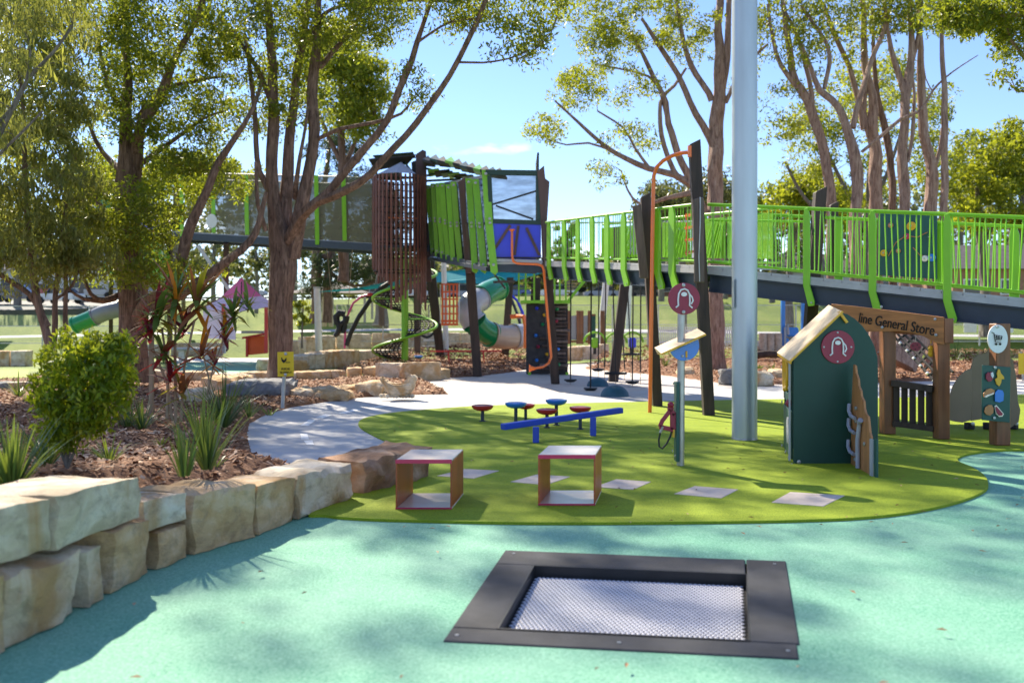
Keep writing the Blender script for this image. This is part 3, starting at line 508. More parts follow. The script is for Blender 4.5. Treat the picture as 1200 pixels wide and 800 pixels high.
o = P(799, 404, Yp); L = 56*Yp/F; b = MB(); b.prism([(-L/2,0),(L/2,0),(L/2,.018),(-L/2,.018)], o+V((0,.02,0)), ux, uz, V((0,.34,0))); b.build('awning_edge', m_yel, sp_)
b = MB(); b.add([o+ux*-L/2+uz*.02+V((0,-.14,0)), o+ux*L/2+uz*.02+V((0,-.14,0)), o+ux*L/2+uz*.085+V((0,.19,0)), o+ux*-L/2+uz*.085+V((0,.19,0)), o+ux*-L/2+uz*.005+V((0,.19,0)), o+ux*L/2+uz*.005+V((0,.19,0))], [(0,1,2,3),(3,2,5,4),(0,4,5,1),(0,3,4),(1,5,2)]); b.build('awning_board', m_ply, sp_)
b = MB(); b.box(P(804.5, 415, Yp-.085), (.022,.012,.075)); b.build('lever', m_yel, sp_, bevel=.003); bolt(sp_, P(800,417,Yp-.08), .016); bolt(sp_, P(805,421.5,Yp-.08), .014)
b = MB(); b.bar(P(793,447,Yp-.02), P(793,540,Yp-.02), .035, .16); b.build('back_board', m_teald, sp_, bevel=.004)
b = MB(); b.bar(P(789.5,500,Yp-.05), P(789,512,Yp-.05), .02, .05); b.build('yellow_holder', m_yel, sp_)
noz = [(-.02,.14),(.03,.15),(.05,.11),(.035,.07),(.07,.02),(.075,-.06),(.06,-.16),(.02,-.175),(-.07,-.15),(-.13,-.135),(-.14,-.10),(-.11,-.03),(-.05,.04),(-.005,.075),(-.03,.11)]; hole = [(-.035,-.03),(.015,-.05),(.01,-.10),(-.06,-.095)]
b = MB(); o = P(786,488,Yp-.06); ring = noz
b.prism(ring[:4]+[(.005,.06),(.015,-.05),(.01,-.10)]+[(.06,-.16),(.075,-.06),(.07,.02)][::1], o, (1,0,0), (0,0,1), (0,.03,0)) if False else None
for a, c2, wd in (((-.005,.12),(0,.07),.07),((0,.08),(-.09,-.04),.045),((-.09,-.03),(-.125,-.115),.045),((-.13,-.115),(.03,-.15),.05),((.03,.04),(.03,-.15),.075),((0,.08),(.045,.02),.05)): b.bar(o+V((a[0],0,a[1])), o+V((c2[0],0,c2[1])), .032, wd, up=(1,0,0))
b.lathe([(0,-.03),(.036,-.02),(.036,.02),(0,.03)], o+V((-.0,0,.135)), 12, Matrix.Rotation(math.pi/2, 3, 'X')); b.build('petrol_nozzle', m_crim, sp_, bevel=.004)
b = MB(); b.tube([P(776.5,499.5,Yp-.06), P(774,507,Yp-.06)], [.022,.016], 8); b.build('nozzle_ferrule', m_steelp, sp_); b = MB(); b.tube([P(774,506,Yp-.06), P(772,515,Yp-.05), P(772.5,523,Yp-.05), P(776,525.5,Yp-.05), P(781,520,Yp-.05), P(785.5,511,Yp-.04), P(788,502,Yp-.03)], .011, 8); b.build('hose', m_black, sp_)
for x, y in ((789.5,449),(788.5,528),(791.5,534)): bolt(sp_, P(x,y,Yp-.04), .016, V((-1,0,0)))
# ================================================================== GREEN CUBBY
YC = 10.6; cb = thing('play_cubby', 'bottle green play cubby with yellow edged lean roof and crimson disc', 'play house', (4.0, 11.1, .028))
fp = [(930,547),(930,419),(985,366),(993,368),(1002,373.5),(1011,382),(1019,393.5),(1025,406),(1028.5,419),(1029,434),(1029,547)]
def ppoly(b, pts, Y, th=.02, dx=0):
    q = [P(x, y, YC)+V((dx, Y-YC, 0)) for x, y in pts]; n = len(q); dv = V((0,th,0))
    return b.add(q+[p+dv for p in q], [tuple(range(n))[::-1], tuple(range(n, 2*n))]+[(i, (i+1)%n, n+(i+1)%n, n+i) for i in range(n)])
b = MB(); ppoly(b, fp, YC); b.build('front_board', m_darkgr, cb, bevel=.004)
b = MB(); ppoly(b, fp, 11.95, dx=.30); b.build('back_board', m_darkgr, cb, bevel=.004)
fl = P(930, 545, YC); bl_ = fl+V((.30, 1.35, 0)); sdv = (bl_-fl).normalized(); sn = V((-sdv.y, sdv.x, 0))
def side(s_, z): return V((fl.x, fl.y, 0))+sdv*s_+V((0,0,z))+sn*.01
b = MB()
for z0, z1 in ((.06,.62),(.70,.80)): b.prism([(.10,z0),(1.28,z0),(1.28,z1),(.10,z1)], side(0,0), sdv, (0,0,1), sn*.02)
for s0, s1 in ((.10,.22),(1.12,1.28)): b.prism([(s0,.80),(s1,.80),(s1,1.25),(s0,1.25)], side(0,0), sdv, (0,0,1), sn*.02)
b.build('side_board', m_teald, cb, bevel=.003)
b = MB(); b.prism([(.05,.05),(.10,.05),(.10,1.25),(.05,1.25)], side(0,0)+sn*.03, sdv, (0,0,1), sn*.02); b.build('edge_strip', m_lgrey, cb)
for s0, z0, r in ((.25,1.12,.13),(.55,1.12,.15)):
    b = MB(); b.tube([side(s0+r*.9*math.cos(a), z0-.05+r*1.5*math.sin(a))+sn*.05 for a in [i*math.pi/9 for i in range(19)]], .022, 8); b.build('yellow_hoop', m_yel, cb)
b = MB(); b.lathe([(.16,-.01),(.16,.01)], side(.3,.38)+sn*.03, 20, V((0,0,1)).rotation_difference(sn).to_matrix()); b.build('spinner', m_lgrey, cb, bevel=.003)
b = MB(); b.lathe([(.04,-.02),(.05,.02),(0,.05)], side(.12,.72)+sn*.03, 10, V((0,0,1)).rotation_difference(sn).to_matrix()); b.build('red_knob', m_crim, cb)
for s0, z0 in ((.12,.08),(.12,.5),(.12,.9),(.12,1.2),(.6,.08),(1.2,.08),(1.2,.65),(1.2,1.1)): bolt(cb, side(s0, z0)+sn*.03, .024, sn)
# roof: one lean board with yellow rim, thick slab
e0, e1, r1, r0_ = P(924.5,422.5,YC-.06), P(910,413,11.15), P(971,357,11.15), P(986,364,YC-.06); nr = (e1-e0).cross(r0_-e0).normalized(); nr = nr if nr.z > 0 else -nr
b = MB(); b.add([e0,e1,r1,r0_]+[p-nr*.028 for p in (e0,e1,r1,r0_)], [(0,1,2,3),(7,6,5,4),(0,3,7,4),(1,5,6,2),(0,4,5,1),(3,2,6,7)]); b.build('roof_board', m_ply, cb, bevel=.003)
b = MB(); b.bar(e0-nr*.014+V((0,-.012,0)), r0_-nr*.014+V((0,-.012,0)), .034, .02); b.bar(e0-nr*.03, e1-nr*.03, .02, .03); b.build('roof_trim', m_yel, cb)
b = MB(); b.bar(P(983,365,YC-.03), P(992.5,378,YC-.03), .03, .03); b.build('roof_stub', m_yel, cb)
RC = 19.5*YC/F; disc(cb, 'disc', 981.5, 406.5, YC-.004, RC, m_crim, off=.006); icon(cb, 981.5, 406.5, YC-.018, RC*.92)
for dx, dy in ((0,-17),(0,17),(-16,0),(16,0)): bolt(cb, P(981.5+dx, 406.5+dy, YC-.02), .012)
for x, y in ((936,541),(928,545)): bolt(cb, P(x, y, YC-.012), .026)
# serrated fin standing out from the front board
fA, fB = P(997,546,YC-.01), P(1021,562,9.72)
def fin(px, py):
    t = (px-997)/24; Y = YC-.01+(9.72-YC+.01)*t; return P(px, py, Y)
fin_px = [(997,546),(997.5,480),(1000,427),(1002,428),(1003,437),(1005.5,444),(1006,452),(1008.5,458),(1009,464),(1012,470),(1012.5,478),(1014,484),(1017,488),(1018,497),(1019,507),(1020.5,512),(1021,562),(1008,553)]
q = [fin(*p) for p in fin_px]; dv = V((.025,.004,0)); n_ = len(q); b = MB(); b.add(q+[p+dv for p in q], [tuple(range(n_))[::-1], tuple(range(n_, 2*n_))]+[(i,(i+1)%n_,n_+(i+1)%n_,n_+i) for i in range(n_)]); fo = b.build('serrated_board', m_otan, cb, bevel=.003)
b = MB(); b.bar(fin(1023.5,514)+V((.03,0,0)), fin(1023.5,562)+V((.03,0,0)), .022, .06); b.build('end_board', m_teald, cb); b = MB(); b.bar(fin(1021.3,514), fin(1021.3,562), .016, .07); b.build('end_strip', m_lgrey, cb)
for k, (x, y) in enumerate(((998.5,473),(998,490),(997.5,515))):
    b = MB(); b.tube([fin(x, y)-dv*1.4, fin(x+.5, y+8)-dv*1.8, fin(x+2.5, y+14)-dv*1.7, fin(x+6, y+17)-dv*1.2], .022, 8); b.build('handle', m_lilac, cb)
b = MB(); b.tube([fin(1010,497)-dv*1.2, fin(1008.5,515)-dv*1.5, fin(1008.5,548)-dv*1.4], .024, 8); b.tube([fin(1010,495)-dv*1.2, fin(1011.5,492)-dv*1.2], .03, 8); b.build('handle', m_lilac, cb)
for x, y in ((1003,538),(1014,520),(1012,556),(1004,478),(1004,493)): bolt(cb, fin(x, y)-dv*.3, .024, V((-1,-.2,0)))
# ================================================================== GENERAL STORE
st = thing('store_counter', 'brown timber general store front with lettered header board and slatted counter', 'play shop', G(1070, 512, .028))
def spost(parent, name, px, ytop, ybase, wpx, m=m_store):
    g = G(px, ybase, .028); s_ = g.y/F; b = MB(); b.bar(g, V((g.x, g.y, H+(YH-ytop)*s_)), wpx*s_*.8, wpx*s_*.8); return g, b.build(name, m, parent, bevel=.012)
gL, _ = spost(st, 'post', 1040, 384, 508, 18); gR, _ = spost(st, 'post', 1103, 396, 514, 18)
SU = (gR-gL).normalized(); SN = V((SU.y, -SU.x, 0))
def sat(px, py, off=.13):
    A = gL+SN*off; B = gR+SN*off; t = hit(px, A, B); x, y = lerp(A.x, B.x, t), lerp(A.y, B.y, t); return P(px, py, y)
top = [(974,356),(1000,358.5),(1050,364.5),(1105.5,371.5)]; bot = [(1105.5,403.5),(1096,401.5),(1082,394),(1068,389.5),(1052,388),(1034,388.5),(1012,388.5),(974,389)]
q = [sat(*p) for p in top+bot]; n_ = len(q); dv = -SN*.035; b = MB(); b.add(q+[p+dv for p in q], [tuple(range(n_))[::-1], tuple(range(n_, 2*n_))]+[(i,(i+1)%n_,n_+(i+1)%n_,n_+i) for i in range(n_)]); b.build('header_board', m_storeh, st, bevel=.004)
b = MB(); b.bar(sat(1109.5,373,.02), sat(1109.5,402,.02), .13, .14); b.build('end_block', m_store, st, bevel=.006)
b = MB(); b.bar(gL+V((0,0,1.55))-SN*.05, gR+V((0,0,1.50))-SN*.05, .09, .09); b.build('rear_beam', m_store, st)
def text(parent, body, a, bpt, size_h, m, nrm, upv=None, name='lettering', depth=.004, shrink=None, font=None):
    cu = bpy.data.curves.new('t', 'FONT'); cu.body = body; cu.size = 1; cu.extrude = .012; o = bpy.data.objects.new('t', cu); C.objects.link(o)
    bpy.context.view_layer.update(); dg = bpy.context.evaluated_depsgraph_get(); me = bpy.data.meshes.new_from_object(o.evaluated_get(dg)); bpy.data.objects.remove(o)
    xs = [v.co.x for v in me.vertices]; x0, x1 = min(xs), max(xs); a, bpt = V(a), V(bpt); ux = (bpt-a); L = ux.length; ux.normalize(); nrm = V(nrm).normalized(); uy = nrm.cross(ux).normalized()
    off = WL.get(parent, V((0,0,0)))
    for v in me.vertices: v.co = a+ux*(v.co.x-x0)/(x1-x0)*L+uy*v.co.y*size_h/.72+nrm*(v.co.z/.012*depth)-off
    me.materials.append(m); r = bpy.data.objects.new(name, me); C.objects.link(r); setp(r, parent); return r
m_ink = mat('dark_lettering', (.012,.008,.006), .7, .2)
text(st, 'line General Store', sat(1006,377.5,.137), sat(1094,393,.137), .155, m_ink, SN, depth=.006)
for x, y in ((1034,383.5),(1097,392.5)): bolt(st, sat(x, y, .14), .024, SN)
for x, y in ((1033,359.5),(1096,374)): bolt(st, sat(x, y, .14), .022, SN)
def sbar(name, a, c2, wd, ht, m, off=.02): return stick(name, m, st, sat(*a, off), sat(*c2, off), wd, ht)
sbar('counter_rail', (1047,448.5), (1095,456), .14, .085, m_timb); sbar('counter_rail', (1047,496), (1095,502.5), .07, .075, m_timb)
for k, x in enumerate((1050.5,1060,1069.5,1079.5,1089)): sbar('counter_slat', (x,451), (x,500), .085, .03, m_timb)
b = MB(); b.tube([sat(1091,397,.0), sat(1091,403,.0)], .008, 6); b.lathe([(0,.0),(.03,.015),(.045,.05),(.035,.10),(.05,.13),(.03,.165),(0,.175)], sat(1091,418.5,.0), 12); b.build('hanging_pepper', m_yel, st)
disc(st, 'melon_tile', 1073, 406, 13.95, .085, m_crim, a0=0, a1=2*math.pi, sy=.8); b = MB(); b.tube([P(1073,400,13.95), P(1073,388,13.95)], .005, 6); b.build('hook', m_steelp, st)
for dx, dy in ((-3,-1),(2,-2),(0,3),(4,1)): b = MB(); b.box(P(1073+dx,406+dy,13.93), (.012,.006,.02)); b.build('melon_seed', m_ink, st)
# sign post with trolley sign and grocery tiles
g = G(1171.5, 521, .028); sg = thing('grocery_sign_post', 'square timber post with oval trolley sign and board of grocery tiles', 'play sign', g); Yg = g.y; s_ = Yg/F
b = MB(); b.bar(g, V((g.x, g.y, H+(YH-379)*s_)), 17*s_, 17*s_); b.build('post', m_store, sg, bevel=.012)
disc(sg, 'oval_sign', 1169, 397, Yg-.12, 11.6*s_, m_white, sy=16.5/11.6)
def pl(parent, name, cx, cy, Y, poly, m, sc=1/84, th=.015): 
    b = MB(); b.prism([(x*sc, y*sc) for x, y in poly], P(cx, cy, Y), (1,0,0), (0,0,1), (0,th,0)); return b.build(name, m, parent, bevel=.002)
b = MB(); o = P(1169,397,Yg-.14); u = 1/84
for a, c2 in (((-6.5,7.5),(-4,6.5)),((-4,6.5),(-2.3,-3.5)),((-2.3,-3.5),(4,-3.5)),((-3.6,4.5),(5.2,3)),((5.2,3),(4,-1)),((-2.8,-1),(4,-1)),((-3.3,2),(4.8,1)),((-1,4),(-.5,-1)),((1.6,3.8),(1.6,-1))): b.bar(o+V((a[0]*u,0,a[1]*u)), o+V((c2[0]*u,0,c2[1]*u)), .006, .012, up=(0,1,0)) 
for x in (-1.5,3): b.lathe([(1.3*u,-.004),(1.3*u,.004)], o+V((x*u,0,-5.8*u)), 10, Matrix.Rotation(math.pi/2, 3, 'X'))
b.build('trolley_symbol', m_ink, sg)
tb = [(1151.5,427.5),(1184.5,430),(1183.5,495),(1151,492)]; q = [P(x,y,Yg-.13) for x,y in tb]; b = MB(); b.add(q+[p+V((0,.02,0)) for p in q], [(0,1,2,3),(7,6,5,4),(0,4,5,1),(1,5,6,2),(2,6,7,3),(3,7,4,0)]); b.build('tile_board', m_teald, sg, bevel=.003)
YY = Yg-.15
pl(sg, 'apple_tile', 1159.5, 440.5, YY, [(-4,2),(-1.5,4.5),(0,3.5),(2,5),(4.5,2),(4,-3),(1.5,-6),(-1.5,-6),(-4,-3)], m_crim); pl(sg, 'apple_tile_bite', 1162, 439, YY-.012, [(-1,2),(1.5,3),(2.4,-1),(1,-4),(-.6,-1)], m_white)
pl(sg, 'banana_tile', 1171, 442, YY, [(-1.5,9),(.5,9),(1.5,5),(5,1),(5.5,-2),(2.5,-2),(2,-6),(0,-10),(-3,-8),(-5,-2),(-2,0),(-3,4)], m_yel)
pl(sg, 'bread_tile', 1159, 461, YY, [(-6,-4),(-6.5,0),(-3,4.5),(2,6),(6,4),(6,0),(2,-1),(-3,-3)], m_otan); pl(sg, 'bread_tile_crust', 1158.5, 458.6+4, YY-.012, [(-5,-2),(-2,0),(3,1.6),(5.6,3),(5.6,1),(1,-.8),(-3,-3)], m_cream)
pl(sg, 'milk_tile', 1170.5, 464, YY, [(-4.5,-6),(-4.5,4),(-1,7.5),(4,6.5),(5.5,3),(5,-5),(1,-7)], m_bluep); pl(sg, 'cookie_tile', 1159, 480.5, YY, [(-5.5,-2),(-4.5,3),(-1,6),(3,6),(5,2),(4.5,-3),(1,-6),(-3,-5)], m_otan)
pl(sg, 'melon_tile', 1170.5, 481.5, YY, [(-5,5.5),(-3,7),(5.5,-3),(4,-6),(0,-6.5),(-3.5,-3)], m_cream); pl(sg, 'melon_tile_flesh', 1170.8, 481.5, YY-.012, [(-4,4.6),(-3,5.2),(4.2,-3),(3,-5),(0,-5.2),(-2.8,-2.2)], m_crim)
for x, y in ((1166,430.5),(1165,489.5),(1169,383)): bolt(sg, P(x, y, Yg-.14), .02)
# khaki spring rocker made of cut boards
kr = thing('board_rocker', 'khaki board rocker with curved fin side and tall arched board behind the grocery post', 'spring rocker', G(1150, 500, .028))
b = MB(); YK = 13.6; 
def kb(name, poly, Y, Y2=None):
    q = [P(x, y, Y if Y2 is None else lerp(Y, Y2, (x-poly[0][0])/(max(p[0] for p in poly)-poly[0][0]+1e-6))) for x, y in poly]; n_ = len(q); b = MB(); dv = V((0,.025,0)); b.add(q+[p+dv for p in q], [tuple(range(n_))[::-1], tuple(range(n_, 2*n_))]+[(i,(i+1)%n_,n_+(i+1)%n_,n_+i) for i in range(n_)]); return b.build(name, m_beige, kr, bevel=.004)
kb('fin_board', [(1112,492),(1112,480),(1113,465),(1117,452),(1124,441),(1132,434),(1139,431.5),(1138,492),(1128,495),(1120,494)], 13.75)
kb('arch_board', [(1138,493),(1138,432),(1141,420),(1147,415),(1155,414),(1160,408),(1166,410),(1178,414),(1187,421),(1191,440),(1193,470),(1196,480),(1194,494),(1182,503),(1183,480),(1178,455),(1170,448),(1163,450),(1160,462),(1160,492),(1150,491)], 13.95)
for px in (1136,1158,1187):
    b = MB(); c0 = G(px, 503, .028)
    b.tube([c0+V((.07*math.cos(a), .07*math.sin(a), .002*i+.01)) for i, a in enumerate([k*math.pi/4 for k in range(48)])], .012, 6, caps=True); b.build('spring', m_black, kr); bolt(kr, c0+V((0,-.1,.1)), .03)
# small yellow sign beyond, at the right edge
g = G(1199, 446, .05); ys = thing('yellow_notice', 'small yellow notice on a slim steel post at the right edge', 'sign', g); b = MB(); b.tube([g, P(1196,412,g.y)], .03, 8); b.build('post', m_steelp, ys); b = MB(); b.box(P(1199,426,g.y-.04), (.28,.015,.62)); b.build('plate', m_ysign, ys, bevel=.004)

# ================================================================== FOOTBRIDGE
def railing(t_, A, B, zr, zd, posts, nb, name_seed, post_w=.13, foot=True, side=1, bal=True, rail_m=None, tmax=1.0, lower=True):
    A, B = V(A), V(B); d = (B-A).normalized(); nrm = V((d.y, -d.x, 0))*side; rr = random.Random(name_seed)
    def at(t, z): q = A.lerp(B, t); return V((q.x, q.y, z))
    N = 6; rm = rail_m or m_green
    b = MB(); b.tube([at(tmax*i/N, zr(tmax*i/N)) for i in range(N+1)], .032, 10); b.build('top_rail', rm, t_)
    b = MB(); b.tube([at(tmax*i/N, zd(tmax*i/N)+.09) for i in range(N+1)], .024, 8); b.build('bottom_rail', m_green, t_)
    for k, t in enumerate(posts):
        b = MB(); w2 = post_w/2; o = at(t, 0)+nrm*.045
        z0, z1 = zr(t)-.0, zd(t)-.15; zf = z1-.30
        pl_ = [(-w2*.55, z0), (w2*.45, z0+.01), (w2, z0-.14), (w2, z1), (w2*2.4, zf+.02), (w2*2.2, zf-.05), (w2*.6, zf-.06), (-w2, z1), (-w2, z0-.16)]
        b.prism(pl_, o, d, (0,0,1), nrm*.045); b.build('rail_post', m_green, t_, bevel=.006)
        if foot: bolt(t_, o+d*w2*1.6+nrm*.024+V((0,0,zf)), .018, nrm)
    if bal:
        for i in range(nb):
            t = (i+.5)/nb*tmax
            if any(abs(t-p)*(B-A).length < post_w*.5 for p in posts): continue
            l1, l2 = rr.uniform(-.035,.035), rr.uniform(-.035,.035)
            stick('baluster', m_green, t_, at(t, zd(t)+.09)+d*l1, at(t, zr(t)-.02)+d*l2, .016, .016)
A1, B1 = (.94, 25.0), (3.45, 16.75); A2, B2 = (3.61, 16.7), (7.56, 13.4)
zr1 = lambda t: lerp(4.52, 3.90, t); zd1 = lambda t: lerp(3.46, 2.76, t); zr2 = lambda t: lerp(3.88, 3.24, t); zd2 = lambda t: lerp(2.74, 2.05, t)
br = thing('footbridge', 'raised timber and steel footbridge ramp with lime green railings', 'footbridge', (3.6, 17, 0))
T2 = 1.5
p1 = [hit(px, A1, B1) for px in (645,663,679,696,713.5,733,773,790)]
railing(br, (*A1,0), (*B1,0), zr1, zd1, p1, 66, 1, .25)
p2 = [hit(px, A2, B2) for px in (946.5,1023.5,1111,1212)]
railing(br, (*A2,0), (*B2,0), zr2, zd2, p2, 84, 2, .115, tmax=T2)
def decks(A, B, zd, wdt, t1, name, nseg=1):
    A, B = V((*A,0)), V((*B,0)); d = (B-A).normalized(); n_ = V((-d.y, d.x, 0)) 
    if n_.y < 0: n_ = -n_
    def at(t, z, o): q = A.lerp(B, t)+n_*o; return V((q.x, q.y, z))
    L = (B-A).length*t1; npl = int(L/.30)
    for i in range(npl):
        t0, t2 = i/npl*t1, (i+.96)/npl*t1
        b = MB(); c = [at(t0, zd(t0), -.02), at(t2, zd(t2), -.02), at(t2, zd(t2), wdt), at(t0, zd(t0), wdt)]; b.add([p-V((0,0,.05)) for p in c]+c, [(3,2,1,0),(4,5,6,7),(0,1,5,4),(1,2,6,5),(2,3,7,6),(3,0,4,7)]); b.build('deck_board', m_deck, br)
    b = MB(); b.bar(at(0, zd(0)-.095, .0), at(t1, zd(t1)-.095, .0), .05, .085); b.build('edge_channel', m_deck, br)
    for o in (.06, wdt-.06):
        b = MB(); c0, c1 = at(0, zd(0)-.30, o), at(t1, zd(t1)-.30, o)
        b.bar(c0, c1, .02, .30); b.bar(c0+V((0,0,.145)), c1+V((0,0,.145)), .14, .02); b.bar(c0-V((0,0,.155)), c1-V((0,0,.155)), .14, .02); b.build('beam', m_navy, br)
    for i in range(int(L/1.2)):
        t = (i+.5)/int(L/1.2)*t1; b = MB(); b.bar(at(t, zd(t)-.24, .08), at(t, zd(t)-.24, wdt-.08), .06, .15); b.build('cross_beam', m_navy, br)
    return at, n_, d
at1, n1, d1 = decks(A1, B1, zd1, 1.7, 1.0, 'deck'); at2, n2, d2 = decks(A2, B2, zd2, 1.8, T2, 'deck')
# far railings
FA1, FB1 = V((*A1,0))+n1*1.7, V((*B1,0))+n1*1.7; FA2, FB2 = V((*A2,0))+n2*1.8, V((*B2,0))+n2*1.8
railing(br, FA1, FB1, zr1, zd1, [.15,.32,.5,.66,.84], 0, 3, .17, side=-1, bal=False); railing(br, FA2, FB2, zr2, zd2, [hit(x, FA2, FB2) for x in (982,1101,1188)], 84, 4, .15, side=-1, tmax=T2)
b = MB(); b.tube([at1(0, zr1(0)-.02, .06), at1(1, zr1(1)-.32, .06)], .018, 8); b.build('hand_rail', m_white, br); b = MB(); b.tube([at2(0, zr2(0)-.28, .06), at2(.35, zr2(.35)-.22, .06)], .022, 8); b.build('hand_rail', m_green, br)
pan = [(.0,.10,m_greend),(.10,.16,m_black),(.16,.33,m_netg),(.34,.44,m_cgrey),(.36,.42,m_blue),(.44,.60,m_netg),(.61,.66,m_lgrey),(.68,.78,m_netg),(.79,.83,m_greend),(.85,.985,m_netg)]
for a, c2, m in pan:
    b = MB(); o = 1.66 if m is not m_blue else 1.62; b.add([at1(a, zd1(a)+.16, o), at1(c2, zd1(c2)+.16, o), at1(c2, zr1(c2)-.1, o), at1(a, zr1(a)-.1, o)]+[at1(a, zd1(a)+.16, o-.02), at1(c2, zd1(c2)+.16, o-.02), at1(c2, zr1(c2)-.1, o-.02), at1(a, zr1(a)-.1, o-.02)], [(0,1,2,3),(7,6,5,4),(0,4,5,1),(1,5,6,2),(2,6,7,3),(3,7,4,0)]); b.build('railing_panel', m, br)
for a, c2 in ((.17,.30),(.46,.60),(.68,.78)):
    for k in range(7):
        u0 = lerp(a, c2, k/7); stick('lattice_bar', m_green, br, at1(u0, zd1(u0)+.16, 1.6), at1(min(u0+.05, c2), zr1(u0)-.15, 1.6), .02, .03)
for t in (.70,.74,.89,.93):
    b = MB(); b.tube([at1(t, zd1(t)+.18, .25), at1(t, zr1(t)-.12, .25)], .022, 8); b.build('orange_bar', m_orange, br)
for k in range(4):
    z = .25+.24*k; b = MB(); b.bar(at1(.885, zd1(.9)+z, .25), at1(.935, zd1(.9)+z, .25), .05, .05); b.build('orange_block', m_orange, br)
b = MB(); 
for k in range(3):
    t = .62+.02*k; b.bar(at1(t, zd1(t)+.2, .1), at1(t, zr1(t)-.15, .1), .03, .03)
b.build('grey_frame', m_lgrey, br)
# play board on the far railing of the ramp
def f2(px, py, o=1.72):
    A_, B_ = V((*A2,0))+n2*o, V((*B2,0))+n2*o; t = hit(px, A_, B_); q = A_.lerp(B_, t); return P(px, py, q.y)
q = [f2(1028,322), f2(1098,327), f2(1098,252), f2(1029,250)]; b = MB(); dv = n2*.02; b.add(q+[p+dv for p in q], [(0,1,2,3),(7,6,5,4),(0,4,5,1),(1,5,6,2),(2,6,7,3),(3,7,4,0)]); b.build('play_board', m_teald, br, bevel=.003)
def knob(px, py, rpx, m):
    p = f2(px, py, 1.70); r = rpx*p.y/F; R = V((0,0,1)).rotation_difference(-n2).to_matrix(); b = MB(); b.lathe([(r,0),(r,.02),(r*.8,.03),(r*.3,.032),(r*.25,.05),(0,.05)], p, 12, R); b.build('play_knob', m, br); bolt(br, p-n2*.05, r*.25, -n2)
knob(1068,265,5.2,m_yel); knob(1036,296.5,4,m_yel); knob(1092,302,4.6,m_bluep); knob(1063,277,3.6,m_pinkm); knob(1084,303,3.8,m_cream); knob(1053,294,2.8,m_otan); knob(1044,264,3,m_otan); knob(1089,278,2.6,m_teald)
b = MB(); b.tube([f2(1041,300,1.69), f2(1050,284,1.69), f2(1062,276,1.69), f2(1075,278,1.69), f2(1087,272,1.69)], .008, 6); b.tube([f2(1070,290,1.69), f2(1078,299,1.69), f2(1092,301,1.69)], .008, 6); b.build('play_track', m_otan, br)
# timber support posts
def tpost(parent, px0, py0, px1, py1, Y, wpx, m=m_timb, name='support_post', cut=.5, dy=0, depth=None):
    a = P(px1, py1, Y); c2 = P(px0, py0, Y+dy); wd = wpx*Y/F; dp = depth or wd; u = V((1,0,0)); d = (c2-a)
    vs = [a-u*wd/2, a+u*wd/2, c2+u*wd/2, c2-u*wd/2+V((0,0,-wd*cut))]; b = MB(); b.add([v-V((0,dp/2,0)) for v in vs]+[v+V((0,dp/2,0)) for v in vs], [(0,1,2,3),(7,6,5,4),(0,4,5,1),(1,5,6,2),(2,6,7,3),(3,7,4,0)])
    return b.build(name, m, parent, bevel=.012)
tpost(br, 813.5, 164, 830.5, 487, 16.55, 12.5); tpost(br, 818.5, 231, 819.5, 331, 16.25, 12, m_timbg, 'clad_plate', .2, depth=.05)
tpost(br, 746, 239, 755, 326, 18.0, 10, m_timbg, 'clad_plate', .3, depth=.06); tpost(br, 756, 226, 770.5, 478.5, 18.5, 11); tpost(br, 733, 322, 718.5, 447, 27.5, 11)
tpost(br, 961, 219, 943, 470, 17.2, 13); tpost(br, 977, 236, 974, 320, 17.4, 9)
b = MB(); b.tube([P(820.5,231,16.2), P(820.5,262,16.2), P(819,300,16.2), P(820,330,16.2)], .012, 6); b.build('cable', m_steelp, br)
# orange pipes
op = thing('orange_pipe', 'tall thin orange pipe curving over to the dark bridge post', 'pipe', G(761.5, 485, .028)); Yo = 17.05
b = MB(); b.tube([P(761.5,485,Yo), P(763,400,Yo), P(764.5,300,Yo), P(765.5,230,Yo), P(766.2,206,Yo), P(769.5,196,Yo-.05), P(777,188.5,Yo-.1), P(788,182.5,Yo-.2), P(798,179.5,Yo-.3), P(808,178.5,Yo-.45)], .036, 12); b.build('pipe', m_orange, op)
b = MB(); b.bar(P(808,171,16.4), P(808,184,16.4), .06, .06); b.build('bracket', m_orange, op)

